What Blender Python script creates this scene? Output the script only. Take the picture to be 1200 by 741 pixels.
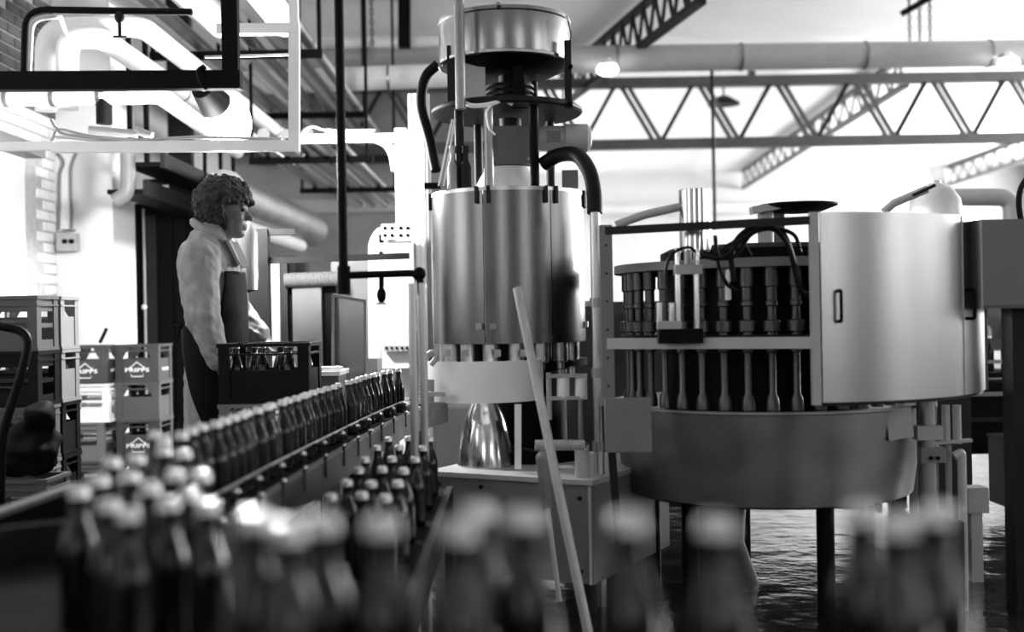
import bpy, bmesh, math, random
from mathutils import Vector, Matrix, noise
random.seed(7)
for o in list(bpy.data.objects): bpy.data.objects.remove(o)
scene = bpy.context.scene
COL = scene.collection
PI = math.pi
R = math.radians

# ------------------------------------------------------------------ camera
CAM_H = 1.2
ROLL = R(1.0)
F = 1333.0                                   # focal length in pixels of a 1200 wide frame
cd = bpy.data.cameras.new('camera')
cam = bpy.data.objects.new('camera', cd); COL.objects.link(cam)
cam.location = (0, 0, CAM_H)
cam.rotation_euler = (R(90), ROLL, 0)
cd.sensor_width = 36; cd.lens = F/1200*36
cd.clip_start = .05; cd.clip_end = 200
cd.dof.use_dof = True; cd.dof.focus_distance = 5.4; cd.dof.aperture_fstop = 1.25
scene.camera = cam

# ------------------------------------------------------------------ world, exposure
w = bpy.data.worlds.new('world'); scene.world = w; w.use_nodes = True
bg = w.node_tree.nodes['Background']
bg.inputs[0].default_value = (1, 1, 1, 1); bg.inputs[1].default_value = .05
vs = scene.view_settings
scene.display_settings.display_device = 'sRGB'
vs.view_transform = 'Standard'; vs.look = 'None'; vs.gamma = 1.0; vs.use_curve_mapping = False
vs.exposure = 0.15
def area(name, loc, rot, sx, sy, e):
    l = bpy.data.lights.new(name, 'AREA'); l.shape = 'RECTANGLE'; l.size = sx; l.size_y = sy; l.energy = e
    o = bpy.data.objects.new(name, l); COL.objects.link(o); o.location = loc; o.rotation_euler = rot
    return o
# daylight lamps for unseen windows added to light the hall (the panes themselves are built with the walls)
ADDED_WIN_R = [(-2.2, 2.6), (2.2, 2.6), (6.6, 2.6), (11.5, 3.4), (16.5, 3.4), (21.5, 3.4)]      # unseen windows put in the right wall for light: centre y, width
for (yc, wd), e in zip(ADDED_WIN_R, (85, 40, 60, 1000, 1500, 1250)):
    area('window_daylight', (11.7, yc, 2.7), (0, R(90), 0), 2.0, wd, e)
ADDED_WIN_L = [(1.2, 1.4), (4.0, 1.2)]                                        # windows added to the left wall, outside the frame, for reflections in steel
for (yc, wd), e in zip(ADDED_WIN_L, (8, 10)):
    area('window_daylight', (-3.28, yc, 2.1), (0, R(-90), 0), 1.3, wd, e)

ADDED_WIN_N = [(-1.6, 1.6), (5.0, 2.4)]                                       # windows put in the wall behind the camera as front fill: centre x, width
for (xc, wd), e in zip(ADDED_WIN_N, (26, 34)):
    area('window_daylight', (xc, -5.3, 2.5), (R(90), 0, 0), wd, 2.0, e)

# ------------------------------------------------------------------ helpers
def W(px, py, d):
    u = px-600.0; v = 370.5-py
    c, s = math.cos(ROLL), math.sin(ROLL)
    return Vector(((u*c+v*s)/F*d, d, CAM_H+(-u*s+v*c)/F*d))
def S(n, d): return n*d/F                    # pixels -> metres at depth d

MATS = {}
def mat(name, val, rough=.5, metal=0, var=.15, scale=8, bump=0.0, bscale=60, coat=0, emit=0, stretch=(1, 1, 1), alpha=None, trans=0, spec=.5, sheen=0):
    m = bpy.data.materials.new(name); m.use_nodes = True
    nt = m.node_tree; p = nt.nodes['Principled BSDF']
    tc = nt.nodes.new('ShaderNodeTexCoord'); mp = nt.nodes.new('ShaderNodeMapping')
    mp.inputs['Scale'].default_value = stretch
    nt.links.new(tc.outputs['Object'], mp.inputs[0])
    nz = nt.nodes.new('ShaderNodeTexNoise'); nz.inputs['Scale'].default_value = scale; nz.inputs['Detail'].default_value = 5
    nt.links.new(mp.outputs[0], nz.inputs['Vector'])
    mr = nt.nodes.new('ShaderNodeMapRange')
    mr.inputs[1].default_value = .25; mr.inputs[2].default_value = .75
    mr.inputs[3].default_value = max(0, val*(1-var)); mr.inputs[4].default_value = min(1, val*(1+var))
    nt.links.new(nz.outputs[0], mr.inputs[0])
    cb = nt.nodes.new('ShaderNodeCombineColor')
    for i in range(3): nt.links.new(mr.outputs[0], cb.inputs[i])
    nt.links.new(cb.outputs[0], p.inputs['Base Color'])
    p.inputs['Metallic'].default_value = metal
    rr = nt.nodes.new('ShaderNodeMapRange'); rr.inputs[3].default_value = max(.02, rough*.85); rr.inputs[4].default_value = min(1, rough*1.15)
    nt.links.new(nz.outputs[0], rr.inputs[0]); nt.links.new(rr.outputs[0], p.inputs['Roughness'])
    p.inputs['Specular IOR Level'].default_value = spec
    if sheen: p.inputs['Sheen Weight'].default_value = sheen; p.inputs['Sheen Roughness'].default_value = .35
    if coat: p.inputs['Coat Weight'].default_value = coat
    if trans: p.inputs['Transmission Weight'].default_value = trans
    if alpha is not None: p.inputs['Alpha'].default_value = alpha
    if bump:
        n2 = nt.nodes.new('ShaderNodeTexNoise'); n2.inputs['Scale'].default_value = bscale; n2.inputs['Detail'].default_value = 4
        nt.links.new(mp.outputs[0], n2.inputs['Vector'])
        b = nt.nodes.new('ShaderNodeBump'); b.inputs['Strength'].default_value = bump; b.inputs['Distance'].default_value = .02
        nt.links.new(n2.outputs[0], b.inputs['Height']); nt.links.new(b.outputs[0], p.inputs['Normal'])
    if emit:
        p.inputs['Emission Color'].default_value = (1, 1, 1, 1); p.inputs['Emission Strength'].default_value = emit
    MATS[name] = m
    return m
mat('steel', .44, .32, 1, .06, 3, .03, 160, stretch=(1, 1, .05))
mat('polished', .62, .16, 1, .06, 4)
mat('dull_steel', .27, .40, 1, .2, 6)
mat('dark_steel', .016, .5, .2, .3, 6, spec=.15)
mat('black_paint', .003, .55, 0, .3, 6, spec=.08)
mat('shield_steel', .155, .26, 1, .06, 3, .03, 160, stretch=(1, 1, .05))
mat('truss_paint', .075, .5, 0, .15, 5, spec=.3)
mat('wall_far', .42, .8, 0, .05, 2)
mat('black_rubber', .004, .55, 0, .3, 10, spec=.15)
mat('grey_paint', .13, .45, 0, .12, 5)
mat('mid_grey', .17, .5, 0, .12, 5)
mat('light_grey', .40, .45, 0, .08, 5)
mat('dark_grey', .02, .5, 0, .2, 5, spec=.2)
mat('white_paint', .88, .45, 0, .05, 4)
mat('insulation', .80, .6, 0, .08, 6, .08, 40)
mat('wall_white', .85, .8, 0, .06, 3, .1, 30)
mat('ceiling_white', .88, .8, 0, .10, .35, .05, 8)
mat('wall_grey', .30, .8, 0, .2, 2)
mat('mortar', .45, .9, 0, .2, 20)
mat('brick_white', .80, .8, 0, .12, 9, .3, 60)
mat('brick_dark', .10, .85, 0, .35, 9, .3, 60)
mat('floor_wet', .010, .12, 0, .5, 1.2, .55, 5.5)
mat('glass_brown', .003, .14, 0, .3, 6, spec=.35)
mat('cap', .50, .32, 1, .1, 20)
mat('rubber_belt', .006, .75, 0, .3, 10, spec=.06)
mat('drum_steel', .26, .25, 1, .06, 3, .03, 160, stretch=(1, 1, .05))
mat('crate_dark', .045, .45, 0, .1, 6)
mat('crate_grey', .075, .45, 0, .1, 6)
mat('crate_light', .14, .45, 0, .1, 6)
mat('crate_black', .004, .5, 0, .2, 6, spec=.12)
mat('crate_white', .78, .5, 0, .06, 6)
mat('print_white', .85, .6, 0, .1, 30)
mat('skin', .13, .5, 0, .15, 14, .05, 80)
mat('hair', .022, .7, 0, .4, 40, .3, 160, spec=.25)
mat('coat_cloth', .26, .85, 0, .12, 7, .25, 26)
mat('apron_cloth', .004, .7, 0, .3, 6, .1, 30, spec=.08)
mat('shaded_gripper_metal', .10, .4, .8, .25, 12)  # shade inside the washer is put into this darker colour
mat('trousers', .16, .85, 0, .2, 8, .2, 30)
mat('wood', .42, .45, 0, .25, 5, .05, 40, stretch=(6, 6, .5))
mat('paper', .8, .7)
mat('translucent', .85, .35, 0, .03, 3, trans=.35)
mat('pane', .12, .12, 0, .2, 2, alpha=.35)
mat('daylight', 1, .5, 0, 0, emit=1.2)  # glow of the added window panes
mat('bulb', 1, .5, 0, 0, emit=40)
mat('small_lamp', 1, .5, 0, 0, emit=14)

class MB:
    def __init__(s): s.v = []; s.f = []
    def add(s, vs, fs):
        n = len(s.v); s.v += [Vector(v) for v in vs]; s.f += [tuple(i+n for i in f) for f in fs]; return s
    def box(s, a, b):
        x0, y0, z0 = a; x1, y1, z1 = b
        return s.add([(x0,y0,z0),(x1,y0,z0),(x1,y1,z0),(x0,y1,z0),(x0,y0,z1),(x1,y0,z1),(x1,y1,z1),(x0,y1,z1)],
              [(0,3,2,1),(4,5,6,7),(0,1,5,4),(1,2,6,5),(2,3,7,6),(3,0,4,7)])
    def cbox(s, c, sz, rz=0):
        h = Vector(sz)/2; q = Matrix.Rotation(rz, 3, 'Z'); c = Vector(c)
        pts = [c+q@Vector((sx*h.x, sy*h.y, sz_*h.z)) for sz_ in (-1, 1) for sx, sy in ((-1,-1),(1,-1),(1,1),(-1,1))]
        return s.add(pts, [(0,3,2,1),(4,5,6,7),(0,1,5,4),(1,2,6,5),(2,3,7,6),(3,0,4,7)])
    def bar(s, p0, p1, wd, h, up=(0, 0, 1)):
        p0 = Vector(p0); p1 = Vector(p1); t = (p1-p0).normalized(); up = Vector(up)
        if abs(t.dot(up)) > .98: up = Vector((0, 1, 0))
        a = t.cross(up).normalized(); b = a.cross(t).normalized()
        pts = [p+a*(wd/2*i)+b*(h/2*j) for p in (p0, p1) for i, j in ((-1,-1),(1,-1),(1,1),(-1,1))]
        return s.add(pts, [(0,3,2,1),(4,5,6,7),(0,1,5,4),(1,2,6,5),(2,3,7,6),(3,0,4,7)])
    def cyl(s, p0, p1, r, r2=None, n=20): return s.tube([p0, p1], [r, r if r2 is None else r2], n)
    def tube(s, pts, r, n=14, caps=True):
        pts = [Vector(p) for p in pts]; k = len(pts)
        rs = r if isinstance(r, (list, tuple)) else [r]*k
        vs, fs = [], []; a = None
        for i, p in enumerate(pts):
            t = (pts[min(i+1, k-1)]-pts[max(i-1, 0)]).normalized()
            if a is None:
                up = Vector((0, 0, 1)) if abs(t.z) < .9 else Vector((1, 0, 0))
                a = t.cross(up).normalized()
            else:
                a = (a-t*a.dot(t)).normalized()
            b = t.cross(a)
            for j in range(n):
                th = 2*PI*j/n; vs.append(p+(a*math.cos(th)+b*math.sin(th))*rs[i])
        for i in range(k-1):
            for j in range(n):
                j2 = (j+1) % n; fs.append((i*n+j, i*n+j2, (i+1)*n+j2, (i+1)*n+j))
        if caps: fs.append(tuple(range(n-1, -1, -1))); fs.append(tuple((k-1)*n+j for j in range(n)))
        return s.add(vs, fs)
    def lathe(s, prof, c=(0, 0, 0), n=32, a0=0, a1=2*PI, caps=True):
        c = Vector(c); full = abs(a1-a0-2*PI) < 1e-6; m = n if full else n+1; vs, fs = [], []
        for r, z in prof:
            for j in range(m):
                th = a0+(a1-a0)*j/n; vs.append(c+Vector((r*math.cos(th), r*math.sin(th), z)))
        for i in range(len(prof)-1):
            for j in range(n):
                j2 = (j+1) % m; fs.append((i*m+j, i*m+j2, (i+1)*m+j2, (i+1)*m+j))
        if full and caps:
            if prof[0][0] > 1e-5: fs.append(tuple(range(m-1, -1, -1)))
            if prof[-1][0] > 1e-5: fs.append(tuple((len(prof)-1)*m+j for j in range(m)))
        return s.add(vs, fs)
    def shell(s, c, r, t, z0, z1, a0, a1, n=24):      # curved plate with thickness
        c = Vector(c); vs, fs = [], []
        for j in range(n+1):
            th = a0+(a1-a0)*j/n
            for rr in (r, r-t):
                for z in (z0, z1): vs.append(Vector((c.x+rr*math.cos(th), c.y+rr*math.sin(th), z)))
        for j in range(n):
            q = j*4; e = q+4
            fs += [(q, e, e+1, q+1), (q+2, q+3, e+3, e+2), (q+1, e+1, e+3, q+3), (q, q+2, e+2, e)]
        fs += [(0, 1, 3, 2), (n*4, n*4+2, n*4+3, n*4+1)]
        return s.add(vs, fs)
    def ell(s, c, r, nu=16, nv=12, rot=None):
        c = Vector(c); vs, fs = [], []
        r = (r, r, r) if not isinstance(r, (tuple, list)) else r
        for i in range(1, nv):
            ph = PI*i/nv
            for j in range(nu):
                th = 2*PI*j/nu
                p = Vector((r[0]*math.sin(ph)*math.cos(th), r[1]*math.sin(ph)*math.sin(th), r[2]*math.cos(ph)))
                if rot is not None: p = rot@p
                vs.append(c+p)
        top = Vector((0, 0, r[2])); bot = Vector((0, 0, -r[2]))
        if rot is not None: top = rot@top; bot = rot@bot
        vs += [c+top, c+bot]; T = len(vs)-2; B = T+1
        for j in range(nu):
            j2 = (j+1) % nu
            fs.append((T, j, j2)); fs.append((B, (nv-2)*nu+j2, (nv-2)*nu+j))
            for i in range(nv-2): fs.append((i*nu+j, (i+1)*nu+j, (i+1)*nu+j2, i*nu+j2))
        return s.add(vs, fs)
    def cap(s, p0, p1, r0, r1, n=14):                   # tapered capsule
        p0 = Vector(p0); p1 = Vector(p1); t = (p1-p0).normalized(); pts, rs = [], []
        for k in range(5):
            a = PI/2*k/4.0; pts.append(p0-t*r0*math.cos(a)); rs.append(max(1e-4, r0*math.sin(a)))
        for k in range(5):
            a = PI/2*k/4.0; pts.append(p1+t*r1*math.sin(a)); rs.append(max(1e-4, r1*math.cos(a)))
        return s.tube(pts, rs, n)
    def build(s, name, m, parent=None, sharp=35, loc=None):
        off = Vector((0, 0, 0)); q = parent
        while q is not None: off += q.location; q = q.parent
        if loc is not None: off += Vector(loc)
        me = bpy.data.meshes.new(name)
        me.from_pydata([tuple(v-off) for v in s.v], [], s.f)
        bm = bmesh.new(); bm.from_mesh(me); bmesh.ops.recalc_face_normals(bm, faces=bm.faces); bm.to_mesh(me); bm.free()
        for p in me.polygons: p.use_smooth = True
        me.set_sharp_from_angle(angle=R(sharp))
        me.materials.append(MATS[m] if isinstance(m, str) else m)
        o = bpy.data.objects.new(name, me); COL.objects.link(o)
        if loc is not None: o.location = loc
        if parent is not None: o.parent = parent
        return o

def tag(o, label, cat, group=None):
    o['label'] = label; o['category'] = cat
    if group: o['group'] = group
    return o
def thing(name, label, cat, loc=(0, 0, 0), group=None):
    o = bpy.data.objects.new(name, None); COL.objects.link(o); o.location = loc; o.empty_display_size = .1
    return tag(o, label, cat, group)
def structure(o): o['kind'] = 'structure'; return o
def inst(src, parent=None, loc=None, rz=None, name=None):
    c = src.copy(); COL.objects.link(c)
    if name: c.name = name
    c.parent = parent
    if loc is not None: c.location = loc
    if rz is not None: c.rotation_euler = (0, 0, rz)
    return c
def copy_tree(src, parent=None):
    c = inst(src, parent)
    for ch in list(src.children): copy_tree(ch, c)
    return c
def arc(pts, rad=.08, n=6):                              # polyline with rounded corners
    pts = [Vector(p) for p in pts]; out = [pts[0]]
    for i in range(1, len(pts)-1):
        p = pts[i]; a = pts[i-1]-p; b = pts[i+1]-p
        k = min(rad, a.length*.48, b.length*.48); A = p+a.normalized()*k; B = p+b.normalized()*k
        for j in range(n+1):
            t = j/n; out.append(A*(1-t)**2+p*2*t*(1-t)+B*t*t)
    return out+[pts[-1]]
def spline(pts, n=8):
    P = [Vector(p) for p in pts]; P = [P[0]*2-P[1]]+P+[P[-1]*2-P[-2]]; out = []
    for i in range(1, len(P)-2):
        for j in range(n):
            t = j/n
            out.append(.5*((2*P[i])+(-P[i-1]+P[i+1])*t+(2*P[i-1]-5*P[i]+4*P[i+1]-P[i+2])*t*t+(-P[i-1]+3*P[i]-3*P[i+1]+P[i+2])*t**3))
    return out+[P[-2]]
def pipe(name, label, pts, r, m, cat='pipe', rad=.12, n=16, rings=0, ringm='dull_steel', group=None):
    pp = arc(pts, rad) if len(pts) > 2 else [Vector(p) for p in pts]
    if rings == 0:
        return tag(MB().tube(pp, r, n).build(name, m), label, cat, group)
    t = thing(name, label, cat, pp[0], group)
    MB().tube(pp, r, n).build('tube', m, t)
    a, b = Vector(pts[-2]), Vector(pts[-1]); dr = (b-a).normalized()
    for i in range(rings):
        c = a.lerp(b, (i+.7)/(rings+.4))
        MB().cyl(c-dr*.012, c+dr*.012, r*1.08).build('clamp_ring', ringm, t)
    return t
ORD = 'first second third fourth fifth sixth seventh eighth ninth tenth eleventh twelfth thirteenth fourteenth fifteenth sixteenth seventeenth eighteenth nineteenth twentieth'.split()
def baked(o):
    dg = bpy.context.evaluated_depsgraph_get(); dg.update()
    me = bpy.data.meshes.new_from_object(o.evaluated_get(dg))
    mt = o.data.materials[0]; o.modifiers.clear(); o.data = me
    if not me.materials: me.materials.append(mt)
    for p in me.polygons: p.use_smooth = True
    return o
def remesh(o, vox, smooth=6, fac=.5):
    m = o.modifiers.new('r', 'REMESH'); m.mode = 'VOXEL'; m.voxel_size = vox
    if smooth:
        s = o.modifiers.new('s', 'SMOOTH'); s.iterations = smooth; s.factor = fac
    return baked(o)
TEXTS = {}
def text_mesh(txt, size):
    if (txt, size) in TEXTS: return TEXTS[(txt, size)]
    c = bpy.data.curves.new('t', 'FONT'); c.body = txt; c.size = size; c.align_x = 'CENTER'; c.align_y = 'CENTER'
    c.extrude = .0012; c.offset = size*.028; c.resolution_u = 2; c.space_character = 1.05
    o = bpy.data.objects.new('t', c); COL.objects.link(o)
    dg = bpy.context.evaluated_depsgraph_get()
    me = bpy.data.meshes.new_from_object(o.evaluated_get(dg)); bpy.data.objects.remove(o)
    TEXTS[(txt, size)] = me
    return me

# ------------------------------------------------------------------ the setting
CEIL = 4.45
structure(MB().box((-3.7, -5.6, -.1), (12.3, 27, 0)).build('floor', 'floor_wet'))
structure(MB().box((-3.7, -5.6, CEIL), (12.3, 27, CEIL+.1)).build('ceiling', 'ceiling_white'))
LW = -3.4
# left wall with two windows added out of view for light; bricks where the photograph shows them
wl = MB()
wl.box((LW-.25, -5.6, 0), (LW, 8.55, 1.4)); wl.box((LW-.25, -5.6, 2.85), (LW, 8.55, CEIL))
ys = [-5.6]+[v for yc, wd in ADDED_WIN_L for v in (yc-wd/2, yc+wd/2)]+[8.55]
for i in range(0, len(ys), 2): wl.box((LW-.25, ys[i], 1.4), (LW, ys[i+1], 2.85))
wall_left = structure(wl.build('wall_left', 'mortar'))
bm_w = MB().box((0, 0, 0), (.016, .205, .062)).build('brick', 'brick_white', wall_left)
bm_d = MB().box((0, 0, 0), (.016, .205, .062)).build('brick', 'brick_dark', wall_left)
first = {'w': True, 'd': True}
row = 0; z = 1.42
while z < 4.0:
    y = 6.95+(.11 if row % 2 else 0)
    while y < 8.4:
        dz = z-1.2
        if abs((z-CAM_H)/y*F) < 380:
            niche = (z < 2.35 and y < 8.05)
            if not niche:
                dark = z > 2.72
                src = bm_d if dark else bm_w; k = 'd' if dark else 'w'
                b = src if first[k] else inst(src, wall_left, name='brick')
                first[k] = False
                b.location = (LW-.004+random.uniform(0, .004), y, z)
        y += .22
    z += .077; row += 1
for i, (yc, wd) in enumerate(ADDED_WIN_L):
    wn = structure(MB().box((LW-.14, yc-wd/2, 1.4), (LW-.13, yc+wd/2, 2.85)).build('window_%d' % (i+1), 'daylight'))  # unseen pane, added as a light source
    fr = MB()
    for yy in (yc-wd/2+.03, yc, yc+wd/2-.03): fr.box((LW-.13, yy-.03, 1.4), (LW-.08, yy+.03, 2.85))
    for zz in (1.43, 2.82): fr.box((LW-.128, yc-wd/2, zz-.03), (LW-.082, yc+wd/2, zz+.03))
    fr.build('window_frame', 'white_paint', wn)
# lintel slab over the white niche in the left wall
structure(MB().box((LW, 5.9, 2.36), (LW+.16, 7.95, 2.44)).build('trim_1', 'mid_grey'))
structure(MB().box((LW, 5.9, 1.0), (LW+.012, 7.95, 2.36)).build('trim_2', 'wall_white'))
# cross wall behind the crates: a white pier, then the dark doorway
pier = structure(MB().box((LW-.2, 8.5, 0), (W(133, 300, 8.5).x, 9.0, CEIL)).build('wall_back_pier', 'wall_white'))
structure(MB().box((W(133, 300, 8.5).x, 9.9, 0), (W(226, 300, 9.9).x, 10.0, CEIL)).build('wall_back_left', 'dark_steel'))
dr = structure(MB().box((W(140, 300, 9.6).x, 9.55, 0), (W(222, 300, 9.6).x, 9.6, 2.2)).build('door_1', 'black_paint'))
for x0, x1 in ((143, 152), (157, 166), (170, 184), (187, 203), (206, 219)):
    MB().box((W(x0, 300, 9.55).x, 9.53, .1), (W(x1, 300, 9.55).x, 9.55, 2.1)).build('door_panel', 'dark_grey' if x0 in (143, 170) else 'black_paint', dr)
# wall of the left annexe far behind, and the end wall of the hall
wb = structure(MB().box((LW-.3, 15.0, 0), (-.2, 15.2, CEIL)).build('wall_back', 'wall_grey'))
structure(MB().box((LW-.4, 8.9, 0), (LW-.2, 15.0, CEIL)).build('wall_left_annexe', 'wall_grey'))
structure(MB().box((-.4, 15.2, 0), (-.2, 26.2, CEIL)).build('wall_side_annexe', 'wall_white'))
structure(MB().box((-.2, 26.0, 0), (12.3, 26.2, CEIL)).build('wall_far', 'wall_far'))
wr = MB()
wr.box((12.0, -5.6, 0), (12.3, 26, 1.5)); wr.box((12.0, -5.6, 3.9), (12.3, 26, CEIL))
ys = [-5.6]+[v for yc, wd in ADDED_WIN_R for v in (yc-wd/2, yc+wd/2)]+[26]
for i in range(0, len(ys), 2): wr.box((12.0, ys[i], 1.5), (12.3, ys[i+1], 3.9))
structure(wr.build('wall_right', 'wall_white'))
for i, (yc, wd) in enumerate(ADDED_WIN_R):
    wn = structure(MB().box((12.15, yc-wd/2, 1.5), (12.17, yc+wd/2, 3.9)).build('window_%d' % (i+3), 'daylight'))  # glowing pane added out of view to light the hall
    fr = MB()
    for k in range(4): yy = yc-wd/2+.04+(wd-.08)*k/3; fr.box((12.1, yy-.04, 1.5), (12.15, yy+.04, 3.9))
    for zz in (1.54, 2.7, 3.86): fr.box((12.105, yc-wd/2, zz-.04), (12.145, yc+wd/2, zz+.04))
    fr.build('window_frame', 'white_paint', wn)
wn_ = MB(); wn_.box((LW, -5.6, 0), (12, -5.4, 1.5)); wn_.box((LW, -5.6, 3.5), (12, -5.4, CEIL))
xs = [LW]+[v for xc, wd in ADDED_WIN_N for v in (xc-wd/2, xc+wd/2)]+[12]
for i in range(0, len(xs), 2): wn_.box((xs[i], -5.6, 1.5), (xs[i+1], -5.4, 3.5))
structure(wn_.build('wall_near', 'wall_grey'))
for i, (xc, wd) in enumerate(ADDED_WIN_N):
    wn = structure(MB().box((xc-wd/2, -5.52, 1.5), (xc+wd/2, -5.5, 3.5)).build('window_%d' % (i+9), 'daylight'))  # pane added behind the camera for front fill
    fr = MB()
    for k in range(3): xx = xc-wd/2+.04+(wd-.08)*k/2; fr.box((xx-.04, -5.5, 1.5), (xx+.04, -5.45, 3.5))
    fr.build('window_frame', 'white_paint', wn)
# bands on the annexe wall
for i, (y0, y1, m) in enumerate(((163, 178, 'white_paint'), (180, 192, 'dark_grey'), (232, 250, 'light_grey'))):
    a = W(390, y1, 14.95); b = W(505, y0, 14.95)
    structure(MB().box((a.x-1, 14.9, a.z), (min(b.x, -.2), 15.0, b.z)).build('trim_%d' % (i+3), m))

# ------------------------------------------------------------------ roof trusses
def hbar(px0, py0, px1, py1, d, wd, h, d1=None): return W(px0, py0, d), W(px1, py1, d1 or d)
TD = 14.0
def cross_truss():
    zt = W(940, 95, TD).z; zb = W(940, 167, TD).z
    t = thing('roof_truss', 'long dark steel lattice truss crossing the hall below the big pipes', 'truss', (4, TD, zb))
    x0, x1 = -3.3, 11.9
    for z, n in ((zt, 'top_chord'), (zb, 'bottom_chord')):
        MB().box((x0, TD-.07, z-.05), (x1, TD+.07, z-.035)).box((x0, TD-.07, z-.035), (x1, TD-.055, z+.07)).build(n, 'truss_paint', t)
    xa = W(723, 95, TD).x; st = S(91.2, TD)
    for k in range(-4, 7):
        xt = xa+k*st
        MB().bar((xt-.04, TD, zt-.04), (xt-st/2+.06, TD, zb+.05), .05, .07, (0, 1, 0)).build('diagonal', 'dark_steel', t)
        for q in (-.045, .045):
            MB().bar((xt+.10+q, TD, zt-.04), (xt+st/2+q, TD, zb+.05), .05, .045, (0, 1, 0)).build('diagonal', 'truss_paint', t)
    for x in (-2.5, 3.0, 8.5): MB().box((x-.04, TD-.04, zt+.07), (x+.04, TD+.04, CEIL)).build('hanger', 'truss_paint', t)
cross_truss()
def depth_truss(label, p0, p1, h, m, n):
    p0 = Vector(p0); p1 = Vector(p1); up = Vector((0, 0, h))
    t = thing('roof_truss', label, 'truss', p0)
    MB().bar(p0, p1, .09, .06).build('bottom_chord', m, t)
    MB().bar(p0+up, p1+up, .09, .06).build('top_chord', m, t)
    for k in range(n):
        a = p0.lerp(p1, k/n); b = p0.lerp(p1, (k+.5)/n); c = p0.lerp(p1, (k+1)/n)
        MB().bar(a, b+up, .03, .03).build('diagonal', m, t)
        MB().bar(b+up, c, .03, .03).build('diagonal', m, t)
depth_truss('pale lattice truss running away under the ceiling at the middle of the hall', (5.0, 14.3, 4.02), (5.3, 25.9, 4.02), .38, 'truss_paint', 18)
depth_truss('lattice truss running away under the ceiling near the right end', (9.7, 17.5, 4.02), (10.0, 25.9, 4.02), .38, 'truss_paint', 14)
depth_truss('dark lattice truss above the overhead pipe beside the filler drum', (1.75, 10.2, 4.0), (.72, 15.2, 4.0), .4, 'dark_steel', 14)  # the shadow on this truss is put into its darker colour

# ------------------------------------------------------------------ overhead pipes, right and middle
pipe('overhead_pipe', 'fat pale insulated pipe crossing the whole hall above the truss', [W(330, 75, 12), W(1260, 61, 12)], .14, 'light_grey', rings=6, n=24)
pipe('overhead_pipe', 'thinner pale pipe slung just under the fat hall pipe', [W(330, 52, 12.02), W(520, 49, 12.02)], .07, 'white_paint')
pipe('overhead_pipe', 'white insulated pipe below the others, between black pole and filler', [W(275, 98, 11), W(530, 88, 11)], .115, 'insulation', rings=2, n=24)
for px, py, lb in ((712, 82, 'small bright round lamp under the pipe beside the filler drum'), (1182, 75, 'small bright round lamp under the pipe at the right edge')):
    t = thing('pipe_lamp', lb, 'lamp', W(px, py, 11.68))
    c = W(px, py, 11.68)
    MB().ell(c, (.11, .08, .06)).build('bulb', 'small_lamp', t)
    MB().lathe([(.03, .12), (.05, .09), (.10, .045)], c, 16).build('reflector', 'white_paint', t)
    MB().bar(c+Vector((0, .0, .11)), c+Vector((0, .30, .13)), .03, .02).build('bracket', 'truss_paint', t)
t = thing('hall_lamp', 'flat black lamp shade on a rod behind the truss', 'lamp', W(848, 123, 16))
c = W(848, 123, 16)
MB().lathe([(.0, .14), (.08, .12), (.22, .03), (.23, 0)], c, 20).build('shade', 'black_paint', t)
MB().cyl(c+Vector((0, 0, .12)), (c.x, c.y, CEIL), .015).build('rod', 'black_paint', t)
tag(MB().cyl(W(834, 76, 12), W(838, 268, 12), .018).build('hanging_cable', 'black_rubber'), 'thin black cable hanging straight down above the rotary machine', 'cable')
# hoist beam and chains
tag(MB().bar(W(1057, 16, 11.6), W(1092, -4, 11.6), .06, .06).build('hoist_beam', 'black_paint'), 'short black steel bar holding the hanging chains', 'beam')
link = None
for px, lb in ((1066, 'left hanging hoist chain under the black bar'), (1078, 'middle hanging hoist chain under the black bar'), (1090, 'right hanging hoist chain under the black bar')):
    t = thing('hoist_chain', lb, 'chain', W(px, 44, 11.7))
    z0 = W(px, 44, 11.7); k = 0
    while k < 9:
        p = Vector((0, 0, k*.05))
        if link is None:
            mb = MB(); mb.tube([(.018*math.cos(a)*.8, 0, .03*math.sin(a)) for a in [2*PI*i/10 for i in range(11)]], .006, 6, False)
            link = mb.build('link', 'dark_steel'); o = link; o.parent = t; o.location = p
        else:
            o = inst(link, t, p, name='link')
        o.rotation_euler = (0, 0, PI/2*(k % 2)); k += 1
# pipe along the far wall, right
pipe('wall_pipe', 'long pale pipe along the far white wall behind the rotary machine', [W(690, 247, 24), W(1040, 241, 24)], .13, 'light_grey', n=20)
pipe('wall_pipe', 'grey insulated pipe bending down behind the round vessel', [W(1085, 231, 8), W(1186, 231, 8), W(1187, 300, 8)], .062, 'light_grey', n=20, rad=.1)
pipe('wall_cable', 'black cable looping down at the right edge above the control box', spline([W(1206, 205, 6), W(1196, 222, 6), W(1194, 240, 6), W(1197, 262, 6)]), .016, 'black_rubber', 'cable', rad=.01, n=8)

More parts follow.
